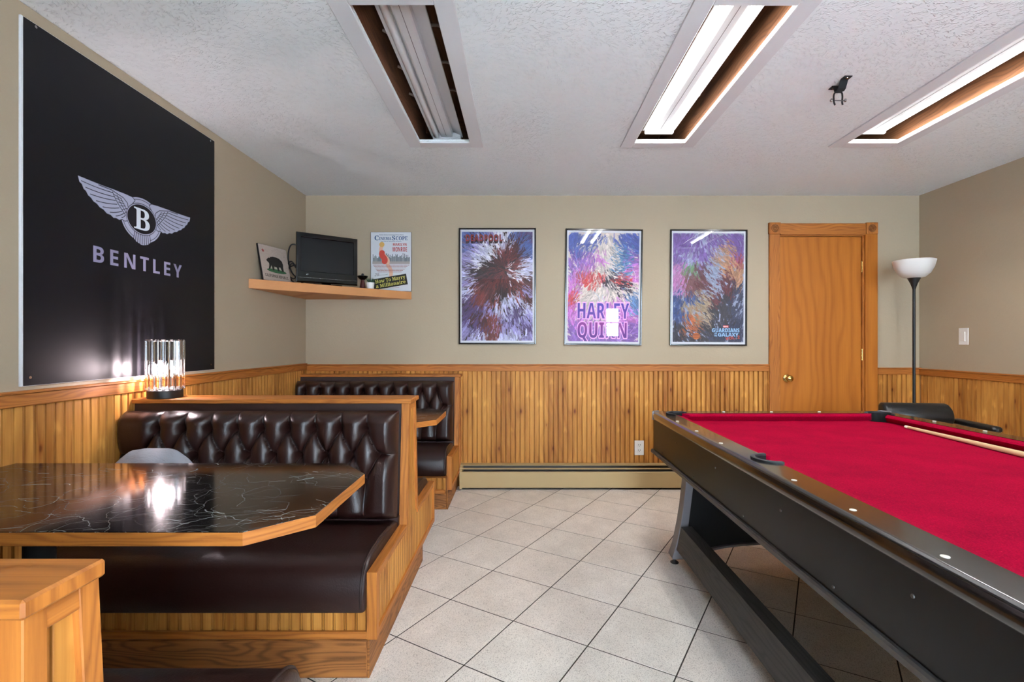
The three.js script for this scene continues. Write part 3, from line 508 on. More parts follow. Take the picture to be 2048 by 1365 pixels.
// ---------------------------------------------------------------- pool table
{
  const x0 = 0.726, x1 = 2.046, z0 = 0.49, z1 = 2.81, cx = 1.386, cz = 1.65, Y = 0.765, bed = 0.727;
  const t = thing('pool_table', 'long black pool table with bright red cloth', 'pool table', [cx, 0, -cz]);
  const nx0 = 0.858, nx1 = 1.914, nz0 = 0.622, nz1 = 2.678, rx0 = 0.822, rx1 = 1.95, rz0 = 0.586, rz1 = 2.714;       // cushion noses, rail inner edges
  const pockets = [[nx0 - 0.012, nz1 + 0.012, -1, 1], [nx1 + 0.012, nz1 + 0.012, 1, 1], [nx0 - 0.012, nz0 - 0.012, -1, -1], [nx1 + 0.012, nz0 - 0.012, 1, -1], [nx0 - 0.03, cz, -1, 0], [nx1 + 0.03, cz, 1, 0]], PR = 0.056;
  const rounded = (a, b, c, d, r) => { const s = new THREE.Shape(); s.moveTo(a + r, c); s.lineTo(b - r, c); s.absarc(b - r, c + r, r, -Math.PI / 2, 0); s.lineTo(b, d - r); s.absarc(b - r, d - r, r, 0, Math.PI / 2); s.lineTo(a + r, d); s.absarc(a + r, d - r, r, Math.PI / 2, Math.PI); s.lineTo(a, c + r); s.absarc(a + r, c + r, r, Math.PI, Math.PI * 1.5); return s; };
  const ev = new Evaluator(); ev.useGroups = false; ev.attributes = ['position', 'normal'];
  const cut = (geo, holes) => { let b = new Brush(geo); b.updateMatrixWorld(); for (const h of holes) { const k = new Brush(h); k.updateMatrixWorld(); b = ev.evaluate(b, k, SUBTRACTION); } return b.geometry; };
  const posts = pockets.map(([x, z]) => { const g = cyl(PR, PR, 0.3, 40); g.translate(x, 0.72, -z); return g; });
  const ringShape = rounded(x0, x1, z0, z1, 0.045), rail = upright(ringShape, Y - 0.046, Y, 0.014, 4, 'x', 0.6);
  const inner = new THREE.BoxGeometry(rx1 - rx0, 0.2, rz1 - rz0); inner.translate(cx, Y, -cz);
  let rg = cut(rail, [inner, ...posts]); part('rail_frame', uvBox(rg.index ? rg.toNonIndexed() : rg, 'z'), M.lacquer, t, 'glossy black rail');
  const slab = new THREE.BoxGeometry(rx1 - rx0 + 0.02, 0.03, rz1 - rz0 + 0.02); slab.translate(cx, bed - 0.015, -cz);
  const bg = cut(slab, posts); part('bed_cloth', uvBox(bg.index ? bg.toNonIndexed() : bg, 'z'), M.felt, t, 'red felt playing surface');
  // six cushions, each a wedge with mitred ends
  const cushion = (A, B, inward, sh) => {
    const prof = [[0, Y - 0.002], [0.03, Y - 0.006], [0.036, Y - 0.012], [0.033, Y - 0.017], [0.014, bed], [0, bed]], L = Math.hypot(B[0] - A[0], B[1] - A[1]), d = [(B[0] - A[0]) / L, (B[1] - A[1]) / L], v = [], at = (e, [k, y]) => { const s = e ? L - k * sh[1] : k * sh[0]; return [A[0] + d[0] * s + inward[0] * k, y, -(A[1] + d[1] * s + inward[1] * k)]; };
    for (let i = 0; i < prof.length; i++) { const j = (i + 1) % prof.length, a = at(0, prof[i]), b = at(1, prof[i]), c = at(1, prof[j]), e = at(0, prof[j]); v.push(a, b, c, a, c, e); }
    for (const e of [0, 1]) for (let i = 1; i < prof.length - 1; i++) v.push(at(e, prof[0]), at(e, prof[i]), at(e, prof[i + 1]));
    const g = new THREE.BufferGeometry(); g.setAttribute('position', new THREE.Float32BufferAttribute(v.flat(), 3)); g.computeVertexNormals(); return uvBox(g, 'x');
  };
  const q = 0.05, sg = 0.062;
  for (const [A, B, n, sh] of [[[rx0, rz0 + q], [rx0, cz - sg], [1, 0], [0.9, 0.25]], [[rx0, cz + sg], [rx0, rz1 - q], [1, 0], [0.25, 0.9]], [[rx1, rz0 + q], [rx1, cz - sg], [-1, 0], [0.9, 0.25]], [[rx1, cz + sg], [rx1, rz1 - q], [-1, 0], [0.25, 0.9]], [[rx0 + q, rz1], [rx1 - q, rz1], [0, -1], [0.9, 0.9]], [[rx0 + q, rz0], [rx1 - q, rz0], [0, 1], [0.9, 0.9]]]) part('cushion', cushion(A, B, n, sh), M.felt, t);
  // pockets: black cup with a raised horseshoe rim on the rail side
  for (const [x, z, sx, sz] of pockets) {
    const cup = new THREE.CylinderGeometry(PR - 0.001, PR - 0.012, 0.115, 36, 1, true); cup.translate(x, bed - 0.062, -z);
    const pk = part('pocket', mergeGeometries([cup, (() => { const g = new THREE.CircleGeometry(PR - 0.012, 30); g.rotateX(-Math.PI / 2); g.translate(x, bed - 0.118, -z); return g; })()]), M.blackMatte, t);
    const mid = Math.atan2(sz, sx), spread = sz ? 1.75 : 1.65, s = new THREE.Shape(); s.absarc(0, 0, PR + 0.011, mid - spread, mid + spread, false); s.absarc(0, 0, PR - 0.004, mid + spread, mid - spread, true);
    const rim = upright(s, Y - 0.004, Y + 0.006, 0.003, 3, 'x', 0.7); rim.translate(x, 0, -z); part('pocket_rim', rim, M.rubber, pk);
    const wall = new THREE.Shape(); wall.absarc(0, 0, PR + 0.0005, mid - spread, mid + spread, false); wall.absarc(0, 0, PR - 0.004, mid + spread, mid - spread, true);
    const wg = upright(wall, bed - 0.02, Y - 0.003, 0, 1, 'x'); wg.translate(x, 0, -z); part('pocket_liner', wg, M.blackMatte, pk);
  }
  for (const z of [2.437, 2.17, 1.906, 1.394, 1.146, 0.897]) for (const x of [0.76, 2.012]) { const g = cyl(0.0075, 0.0075, 0.0016, 20); g.translate(x, Y + 0.0002, -z); part('sight', g, M.sight, t); }
  for (const x of [cx - 0.265, cx, cx + 0.265]) for (const z of [2.772, 0.528]) { const g = cyl(0.0075, 0.0075, 0.0016, 20); g.translate(x, Y + 0.0002, -z); part('sight', g, M.sight, t); }
  for (const [x, z] of [[x0 + 0.03, z1 - 0.03], [x1 - 0.03, z1 - 0.03], [x0 + 0.03, z0 + 0.03], [x1 - 0.03, z0 + 0.03]]) {   // metal corner caps
    const sx = Math.sign(x - cx), sz = Math.sign(z - cz), s = new THREE.Shape(); const c = [x - sx * 0.015, z - sz * 0.015]; const a = Math.atan2(sz, sx); s.absarc(0, 0, 0.047, a - 0.78, a + 0.78, false); s.absarc(0, 0, 0.038, a + 0.78, a - 0.78, true);
    const g = upright(s, Y - 0.045, Y + 0.002, 0.002, 2, 'x', 0.6); g.translate(c[0], 0, -c[1]); part('corner_cap', g, M.silver, t);
  }
  // apron boards with lower grey trim
  const ax0 = 0.738, ax1 = 2.034, az0 = 0.502, az1 = 2.798, yb = 0.553;
  part('apron_board', cbox(ax0, ax0 + 0.02, yb, Y - 0.04, -az1, -az0, 0.002, 'z'), M.laminate, t); part('apron_board', cbox(ax1 - 0.02, ax1, yb, Y - 0.04, -az1, -az0, 0.002, 'z'), M.laminate, t);
  part('apron_board', cbox(ax0 + 0.02, ax1 - 0.02, yb, Y - 0.04, -az1, -az1 + 0.02, 0.002, 'x'), M.laminate, t); part('apron_board', cbox(ax0 + 0.02, ax1 - 0.02, yb, Y - 0.04, -az0 - 0.02, -az0, 0.002, 'x'), M.laminate, t);
  for (const [a, b, c, d] of [[ax0 - 0.012, ax0 + 0.024, az0 - 0.012, az1 + 0.012], [ax1 - 0.024, ax1 + 0.012, az0 - 0.012, az1 + 0.012], [ax0 + 0.024, ax1 - 0.024, az1 - 0.024, az1 + 0.012], [ax0 + 0.024, ax1 - 0.024, az0 - 0.012, az0 + 0.024]]) part('lower_trim', cbox(a, b, yb - 0.022, yb, -d, -c, 0.005, 'z'), M.greyMetal, t);
  part('underside', cbox(ax0 + 0.022, ax1 - 0.022, yb + 0.004, yb + 0.016, -az1 + 0.022, -az0 - 0.022, 0.001), M.blackMatte, t);
  for (let k = 0; k < 9; k++) for (const x of [ax0 - 0.001, ax1 + 0.001]) { const g = cyl(0.004, 0.0045, 0.003, 12); g.rotateZ(Math.PI / 2); g.translate(x, yb + 0.018 + (k % 2) * 0.1, -(az0 + 0.2 + k * 0.24)); part('bolt', g, M.greyMetal, t); }
  // end legs: flared metal frame, black panel, arched foot line
  for (const [Z, dir] of [[2.573, 1], [0.727, -1]]) {
    const o = [[-0.535, 0.53], [-0.54, 0.42], [-0.553, 0.3], [-0.567, 0.211], [-0.59, 0.1], [-0.611, 0.04], [-0.606, 0.03], [-0.556, 0.03], [-0.54, 0.038]], arch = [[-0.42, 0.071], [-0.34, 0.088], [-0.25, 0.099], [-0.165, 0.1045], [0, 0.107]];
    const leftSide = [...o, ...arch], outl = [...leftSide, ...leftSide.slice(0, -1).map(([x, y]) => [-x, y]).reverse()].map(([x, y]) => [cx + x, y]);
    const s = new THREE.Shape(outl.map((p) => new THREE.Vector2(...p)));
    const hole = [[-0.493, 0.515], [-0.499, 0.42], [-0.525, 0.211], [-0.534, 0.06], [-0.42, 0.083], [-0.34, 0.1], [-0.25, 0.111], [-0.165, 0.1165], [0, 0.119]];
    s.holes.push(new THREE.Path([...hole, ...hole.slice(0, -1).map(([x, y]) => [-x, y]).reverse()].map(([x, y]) => new THREE.Vector2(cx + x, y))));
    const lf = part('leg', facing(s, -Z - 0.07, -Z, 0.003, 2, 'y'), M.silver, t, 'flared grey metal end leg');
    const pn = [[-0.5, 0.52], [-0.53, 0.211], [-0.54, 0.058], [-0.42, 0.078], [-0.34, 0.095], [-0.25, 0.106], [-0.165, 0.1115], [0, 0.114]];
    part('leg_panel', facing([...pn, ...pn.slice(0, -1).map(([x, y]) => [-x, y]).reverse()].map(([x, y]) => [cx + x, y]), -Z - 0.045, -Z - 0.02, 0, 1, 'x'), M.blackMatte, lf);
    for (const e of [-1, 1]) { const g = lathe([[0, 0], [0.021, 0], [0.022, 0.004], [0.012, 0.011], [0.008, 0.014], [0.006, 0.016], [0.006, 0.034], [0, 0.034]], 20); g.translate(cx + e * 0.588, 0, -Z - 0.035); part('levelling_foot', g, M.blackPlastic, lf); }
  }
  for (const e of [-1, 1]) { // dark stained stretcher planks
    const g = facing([[cx + e * 0.589, 0.084], [cx + e * 0.568, 0.202], [cx + e * 0.515, 0.206], [cx + e * 0.536, 0.088]], -2.567, -0.8, 0.003, 2, 'z'); part('stretcher', g, M.stain, t, 'dark stained wooden stretcher plank');
  }
  // cue lying along the right cushion
  const A = new THREE.Vector3(1.884, bed + 0.0082, -2.456), B = new THREE.Vector3(1.775, bed + 0.0165, -1.01), dir = B.clone().sub(A), len = dir.length(), cue = thing('cue_stick', 'wooden cue stick lying along the right cushion of the pool table', 'cue stick', [1.83, bed, -1.73]);
  const place = (g) => { g.applyQuaternion(new THREE.Quaternion().setFromUnitVectors(new THREE.Vector3(0, 1, 0), dir.clone().normalize())); g.translate(A.x, A.y, A.z); return g; };
  part('shaft', place(lathe([[0, 0.025], [0.0072, 0.025], [0.0102, 0.5], [0.0122, 0.85], [0, 0.85]], 20)), M.cue, cue);
  part('butt', place(lathe([[0, 0.85], [0.0123, 0.85], [0.0155, len - 0.01], [0.012, len], [0, len]], 20)), M.mahogany, cue);
  part('ferrule', place(lathe([[0, 0], [0.0045, 0], [0.0069, 0.003], [0.0072, 0.025], [0, 0.025]], 20)), M.ferrule, cue);
}
// ---------------------------------------------------------------- baseboard heater
{
  const a = -0.482, b = 1.97, t = thing('baseboard_heater', 'long cream metal baseboard heater under the bead-board', 'heater', [0.74, 0, -3.94]);
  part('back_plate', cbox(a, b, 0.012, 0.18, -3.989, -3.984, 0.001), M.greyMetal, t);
  part('top_lip', sideways([[3.984, 0.188], [3.984, 0.184], [3.937, 0.18], [3.937, 0.178], [3.935, 0.178], [3.934, 0.1845]], a, b, 0, 1, 'x'), M.cream, t);
  part('damper', sideways([[3.905, 0.159], [3.9, 0.1575], [3.899, 0.166], [3.902, 0.1675], [3.906, 0.1675]], a, b, 0, 1, 'x'), M.cream, t);
  part('front_panel', sideways([[3.893, 0.136], [3.893, 0.142], [3.885, 0.141], [3.883, 0.136], [3.883, 0.022], [3.888, 0.016], [3.9, 0.016], [3.9, 0.02], [3.889, 0.022], [3.888, 0.134]], a, b, 0, 1, 'x'), M.cream, t);
  part('fin_core', cbox(a + 0.02, b - 0.02, 0.03, 0.13, -3.975, -3.91, 0.002), M.greyMetal, t);
  for (const x of [a, b - 0.02]) part('end_cap', sideways([[3.984, 0.01], [3.984, 0.187], [3.925, 0.174], [3.88, 0.142], [3.88, 0.01]], x, x + 0.02, 0.001, 1, 'y'), M.cream, t);
}
// ---------------------------------------------------------------- outlet and switch
{
  const x = 0.938, y = 0.308, t = thing('wall_outlet', 'white duplex power outlet on the bead-board beside the pool table', 'outlet', [x, y - 0.058, -3.985]);
  part('cover_plate', cbox(x - 0.037, x + 0.037, y - 0.058, y + 0.058, -3.99, -3.983, 0.003), M.plasticWhite, t);
  for (const e of [-1, 1]) { const s = part('socket', cbox(x - 0.017, x + 0.017, y + e * 0.021 - 0.015, y + e * 0.021 + 0.015, -3.984, -3.981, 0.002), M.plasticWhite, t); for (const [dx, dy, w, h] of [[-0.007, 0.004, 0.0016, 0.005], [0.007, 0.004, 0.0016, 0.005], [0, -0.007, 0.0025, 0.0025]]) part('slot', cbox(x + dx - w, x + dx + w, y + e * 0.021 + dy - h, y + e * 0.021 + dy + h, -3.9815, -3.9805, 0.0002), M.blackMatte, s); }
  const z = -3.594, yy = 1.192, u = thing('light_switch', 'white rocker light switch on the right wall', 'switch', [XR, yy - 0.06, z]);
  part('cover_plate', cbox(XR - 0.007, XR, yy - 0.06, yy + 0.06, z - 0.038, z + 0.038, 0.003), M.plasticWhite, u);
  part('rocker', sideways([[-z - 0.017, yy - 0.034], [-z + 0.017, yy - 0.034], [-z + 0.017, yy + 0.034], [-z - 0.017, yy + 0.034]], XR - 0.011, XR - 0.006, 0.0015, 1, 'y'), M.plasticWhite, u);
}
// ---------------------------------------------------------------- floor lamp and chair in the far right corner
{
  const x = 2.826, z = -3.6, t = thing('floor_lamp', 'black pole floor lamp with white bowl shade in the corner', 'floor lamp', [x, 0, z]), L = (p, s = 40) => { const g = lathe(p, s); g.translate(x, 0, z); return g; };
  part('base', L([[0, 0], [0.125, 0], [0.13, 0.006], [0.12, 0.02], [0.03, 0.03], [0.014, 0.045], [0, 0.045]]), M.blackPlastic, t);
  part('pole', L([[0, 0.04], [0.0095, 0.04], [0.0095, 1.54], [0, 1.54]], 20), M.blackPlastic, t);
  part('cup', L([[0.0098, 1.53], [0.013, 1.545], [0.023, 1.575], [0.038, 1.608], [0.043, 1.618], [0.039, 1.618], [0, 1.6]]), M.blackPlastic, t);
  const o = [[0.032, 1.61], [0.068, 1.62], [0.097, 1.647], [0.117, 1.687], [0.1265, 1.726], [0.129, 1.738]]; part('shade', L([...o, ...o.map(([r, y]) => [r - 0.004, y + 0.002]).reverse()], 56), M.bowl, t, 'white glass bowl shade');
}
{
  const t = thing('armchair', 'low black leather armchair behind the pool table corner', 'chair', [2.415, 0, -2.95], undefined, -0.14), rb = (w, h, d, r, sx, sy, sz) => { const s = new THREE.Shape(); s.moveTo(-w / 2 + r, -h / 2); s.lineTo(w / 2 - r, -h / 2); s.absarc(w / 2 - r, -h / 2 + r, r, -Math.PI / 2, 0); s.lineTo(w / 2, h / 2 - r); s.absarc(w / 2 - r, h / 2 - r, r, 0, Math.PI / 2); s.lineTo(-w / 2 + r, h / 2); s.absarc(-w / 2 + r, h / 2 - r, r, Math.PI / 2, Math.PI); s.lineTo(-w / 2, -h / 2 + r); s.absarc(-w / 2 + r, -h / 2 + r, r, Math.PI, Math.PI * 1.5); let g = new THREE.ExtrudeGeometry(s, { depth: d - 0.05, bevelEnabled: true, bevelThickness: 0.025, bevelSize: 0.025, bevelOffset: -0.025, bevelSegments: 5, curveSegments: 8 }); g.translate(sx, sy, sz - d / 2 + 0.025); return toCreasedNormals(uvBox(g, 'x'), 0.9); };
  const bk = (() => { const prof = [[0, 0], [0.012, 0.03], [0.05, 0.06], [0.066, 0.1], [0.058, 0.14], [0.03, 0.172], [0, 0.186], [-0.03, 0.186], [-0.045, 0.17], [-0.045, 0.0]]; const s = new THREE.Shape(new THREE.SplineCurve(prof.slice(0, 8).map((p) => new THREE.Vector2(...p))).getPoints(28).concat([new THREE.Vector2(-0.045, 0.17), new THREE.Vector2(-0.045, 0)])); const g = new THREE.ExtrudeGeometry(s, { depth: 0.34, bevelEnabled: true, bevelThickness: 0.02, bevelSize: 0.02, bevelOffset: -0.02, bevelSegments: 5 }); g.rotateY(-Math.PI / 2); g.translate(0.17, 0.585, -0.15); return toCreasedNormals(uvBox(g, 'x'), 0.9); })();
  local('backrest', bk, M.blackLeather, t);
  local('seat', rb(0.46, 0.1, 0.46, 0.04, 0, 0.43, 0.06), M.blackLeather, t);
  for (const e of [-1, 1]) { const a = local('armrest', rb(0.055, 0.035, 0.34, 0.016, e * 0.225, 0.668, 0.02), M.blackLeather, t); local('arm_post', cbox(e * 0.225 - 0.012, e * 0.225 + 0.012, 0.4, 0.655, 0.05, 0.08, 0.004, 'y'), M.blackPlastic, a); for (const f of [-1, 1]) { const l = cyl(0.013, 0.01, 0.39, 16); l.translate(e * 0.2, 0.195, 0.06 + f * 0.19); local('leg', l, M.blackPlastic, t); } }
  local('back_support', cbox(-0.03, 0.03, 0.4, 0.72, -0.215, -0.195, 0.004, 'y'), M.blackPlastic, t);
}
// ---------------------------------------------------------------- bracket on the ceiling
{
  const x = 1.44, z = -2.27, t = thing('ceiling_bracket', 'small black steel hanger bracket screwed to the ceiling', 'bracket', [x, H - 0.09, z]);
  // Z-bent strap drawn in (depth, y) and given its width along x
  const P = [[0.048, 0], [0.02, 0], [0.013, -0.008], [0.004, -0.032], [-0.014, -0.036], [-0.026, -0.03], [-0.036, -0.004], [-0.042, 0], [-0.07, 0]], th = 0.004;
  part('strap', sideways([...P.map(([a, b]) => [-z + a, H + b - 0.0005]), ...P.map(([a, b]) => [-z + a + 0.0015, H + b - th]).reverse()], x - 0.017, x + 0.017, 0, 1, 'x'), M.blackMatte, t);
  const u = [[x - 0.021, H - 0.1, z + 0.006], [x - 0.024, H - 0.085, z + 0.004], [x - 0.023, H - 0.052, z + 0.002], [x - 0.016, H - 0.041, z], [x, H - 0.0395, z], [x + 0.013, H - 0.041, z], [x + 0.018, H - 0.055, z - 0.002], [x + 0.018, H - 0.082, z - 0.004], [x + 0.022, H - 0.094, z - 0.006]];
  part('hook', tube(u, 0.0036, 48, 8), M.blackMatte, t);
  part('pin', (() => { const g = cyl(0.0026, 0.0026, 0.072, 12); g.rotateZ(Math.PI / 2); g.translate(x - 0.002, H - 0.077, z); return g; })(), M.greyMetal, t);
  for (const [dx, dz] of [[-0.034, 0], [0.03, 0]]) part('nut', (() => { const g = cyl(0.007, 0.007, 0.007, 6); g.rotateZ(Math.PI / 2); g.translate(x + dx, H - 0.076, z + dz); return g; })(), M.steel, t);
  for (const dz of [-0.036, 0.058]) part('screw', (() => { const g = cyl(0.006, 0.005, 0.003, 10); g.translate(x, H - 0.0055, z + dz); return g; })(), M.steel, t);
}

// ---------------------------------------------------------------- printed things on the walls
const plane = (w, h) => new THREE.PlaneGeometry(w, h);
function spaced(c, text, x, y, width, stroke) {                          // letters spread over a width
  const ws = [...text].map((k) => c.measureText(k).width), gap = (width - ws.reduce((a, b) => a + b, 0)) / (text.length - 1);
  [...text].forEach((k, i) => { stroke ? c.strokeText(k, x, y) : c.fillText(k, x, y); x += ws[i] + gap; });
}
function fitText(c, text, x, y, width, height, stroke) { c.save(); c.translate(x, y); const m = c.measureText(text).width, fs = parseFloat(/(\d+(\.\d+)?)px/.exec(c.font)[1]); c.scale(width / m, height / (fs * 0.72)); stroke ? c.strokeText(text, 0, 0) : c.fillText(text, 0, 0); c.restore(); }
// black banner with winged emblem
{
  const W = 1.0805, Hh = 1.279, zc = -(1.715 + W / 2), y0 = 0.997, K = 1024 / W;
  const tex = canvasTex(1024, 1212, (c) => {
    c.fillStyle = '#0c0b10'; c.fillRect(0, 0, 1024, 1212);
    c.fillStyle = '#8d8aa6'; c.font = 'bold 100px sans-serif'; c.save(); const tw = 0.536 * K; c.translate((0.254 * 1024), (2.276 - 1.473) * K); c.scale(1, 0.066 * K / 72); spaced(c, 'BENTLEY', 0, 0, tw); c.restore();
    c.save(); c.translate(0.5446 * K, (2.276 - 1.706) * K); c.scale(K, -K); c.lineJoin = c.lineCap = 'round';
    const poly = (p, fill, stroke, lw = 0.003) => { c.beginPath(); p.forEach(([x, y], i) => (i ? c.lineTo(x, y) : c.moveTo(x, y))); c.closePath(); if (fill) { c.fillStyle = fill; c.fill(); } if (stroke) { c.strokeStyle = stroke; c.lineWidth = lw; c.stroke(); } };
    const line = (p, s, lw) => { c.beginPath(); c.moveTo(...p[0]); if (p.length === 3) c.quadraticCurveTo(...p[1], ...p[2]); else p.slice(1).forEach((q) => c.lineTo(...q)); c.strokeStyle = s; c.lineWidth = lw; c.stroke(); };
    const ell = (rx, ry, y, fill, st, lw) => { c.beginPath(); c.ellipse(0, y, rx, ry, 0, 0, 7); if (fill) { c.fillStyle = fill; c.fill(); } if (st) { c.strokeStyle = st; c.lineWidth = lw; c.stroke(); } };
    const silver = '#a9adc2', ink = '#131219';
    ell(0.121, 0.1, -0.004, silver); ell(0.112, 0.091, -0.004, null, ink, 0.0022);
    for (const e of [1, -1]) {
      c.save(); c.scale(e, 1);
      const up = [[-0.33, 0.09], [-0.261, 0.088], [-0.209, 0.087], [-0.158, 0.088], [-0.094, 0.087], [-0.058, 0.084], [-0.044, 0.074], [-0.062, 0.052], [-0.078, 0.03], [-0.086, 0.004]], tips = [[-0.088, -0.026], [-0.1, -0.03], [-0.114, -0.026], [-0.13, -0.033], [-0.146, -0.029], [-0.16, -0.032], [-0.175, -0.023], [-0.194, -0.022], [-0.211, -0.01], [-0.229, -0.006], [-0.243, 0.005], [-0.259, 0.01], [-0.271, 0.021], [-0.284, 0.027], [-0.294, 0.041], [-0.305, 0.047], [-0.313, 0.063], [-0.324, 0.069]];
      poly([...up, ...tips], silver, ink, 0.006); poly([...up, ...tips], silver, '#8a8da4', 0.0012);
      const F = [[-0.315, 0.075, -0.165, 0.073], [-0.296, 0.055, -0.158, 0.058], [-0.274, 0.035, -0.15, 0.044], [-0.246, 0.016, -0.142, 0.03], [-0.214, 0.0, -0.13, 0.018], [-0.178, -0.013, -0.115, 0.008], [-0.148, -0.021, -0.104, 0.002], [-0.117, -0.02, -0.096, -0.004]];
      for (const [a, b, d, f] of F) line([[a, b], [(a + d) / 2, (b + f) / 2 - 0.006], [d, f]], ink, 0.0026);
      line([[-0.165, 0.077], [-0.152, 0.045], [-0.098, -0.002]], ink, 0.0026); line([[-0.142, 0.07], [-0.13, 0.045], [-0.09, 0.006]], ink, 0.0024); line([[-0.122, 0.064], [-0.11, 0.044], [-0.083, 0.016]], ink, 0.0022);
      for (let k = 0; k < 6; k++) { const t = k / 5; line([[mix(-0.16, -0.102, t), mix(0.068, 0.002, t)], [mix(-0.117, -0.082, t), mix(0.06, 0.018, t)]], ink, 0.002); }
      line([[-0.235, 0.084], [-0.17, 0.083], [-0.108, 0.068], [-0.084, 0.05], [-0.082, 0.036]], ink, 0.0028);
      c.restore();
    }
    poly([[-0.044, -0.062], [-0.05, -0.096], [-0.036, -0.108], [-0.022, -0.112], [-0.006, -0.117], [0.008, -0.117], [0.024, -0.113], [0.038, -0.108], [0.052, -0.096], [0.046, -0.062]], silver, ink, 0.003);
    for (let k = -3; k <= 3; k++) line([[k * 0.0115, -0.068], [k * 0.0135, -0.112]], ink, 0.0032);
    ell(0.0915, 0.07, 0, silver, ink, 0.0022); ell(0.086, 0.0645, 0, '#131218');
    c.restore();
    c.save(); c.translate(0.5446 * K, (2.276 - 1.706) * K); c.fillStyle = '#d7e2ea'; c.font = 'bold 100px serif'; c.textAlign = 'left'; const m = c.measureText('B').width; c.scale(0.104 * K / m, 0.096 * K / 71); c.fillText('B', -m / 2, 35.5); c.restore();
  });
  const t = thing('wall_banner', 'large black banner with silver winged emblem on the left wall', 'banner', [XL, y0, zc]);
  part('board', cbox(XL, XL + 0.009, y0, y0 + Hh, zc - W / 2, zc + W / 2, 0.001), M.white, t);
  const g = plane(W - 0.008, Hh - 0.004); g.rotateY(Math.PI / 2); g.translate(XL + 0.0096, y0 + Hh / 2, zc - 0.003); part('print', g, phys({ map: tex, roughness: 0.4, specularIntensity: 0.5 }), t);
  for (const [dz, dy] of [[-W / 2 + 0.035, 0.03], [W / 2 - 0.03, 0.03], [-W / 2 + 0.04, Hh - 0.015], [W / 2 - 0.05, Hh - 0.012]]) part('screw', (() => { const k = cyl(0.005, 0.005, 0.003, 12); k.rotateZ(Math.PI / 2); k.translate(XL + 0.011, y0 + dy, zc + dz); return k; })(), M.steel, t);
}
// three framed prints: plain stand-in artwork in the same colours, with their lettering
const grainy = (c, w, h, n, a) => { for (let i = 0; i < n; i++) { const k = rand() < 0.5 ? 255 : 0; c.fillStyle = `rgba(${k},${k},${k},${a * rand()})`; c.fillRect(rand() * w, rand() * h, rr(1, 3), rr(1, 3)); } };
// a loose field of brush strokes: colours laid out on a coarse grid
function strokes(c, w, h, rows, pal, n, len, seedDir) {
  const R = rows.length, C = rows[0].length;
  const colour = (x, y) => { const j = clamp(Math.floor(y / h * R + rr(-0.55, 0.55)), 0, R - 1), i = clamp(Math.floor(x / w * C + rr(-0.5, 0.5)), 0, C - 1); return pal[rows[j][i]]; };
  c.fillStyle = `rgb(${pal[rows[R >> 1][C >> 1]]})`; c.fillRect(0, 0, w, h); c.lineCap = 'round';
  for (let k = 0; k < n; k++) {
    const f = 1 - k / n, x = rand() * w, y = rand() * h, q = colour(x, y), v = rr(0.78, 1.18), a = seedDir(x, y) + rr(-0.4, 0.4), l = len * (0.3 + f) * rr(0.5, 1.2);
    c.strokeStyle = `rgba(${q.map((t) => Math.round(clamp(t * v, 0, 255)))},${rr(0.55, 0.95)})`; c.lineWidth = (3 + 22 * f * f) * rr(0.5, 1.1);
    c.beginPath(); c.moveTo(x, y); c.quadraticCurveTo(x + Math.cos(a) * l * 0.5 + rr(-6, 6), y + Math.sin(a) * l * 0.5 + rr(-6, 6), x + Math.cos(a) * l, y + Math.sin(a) * l); c.stroke();
  }
}
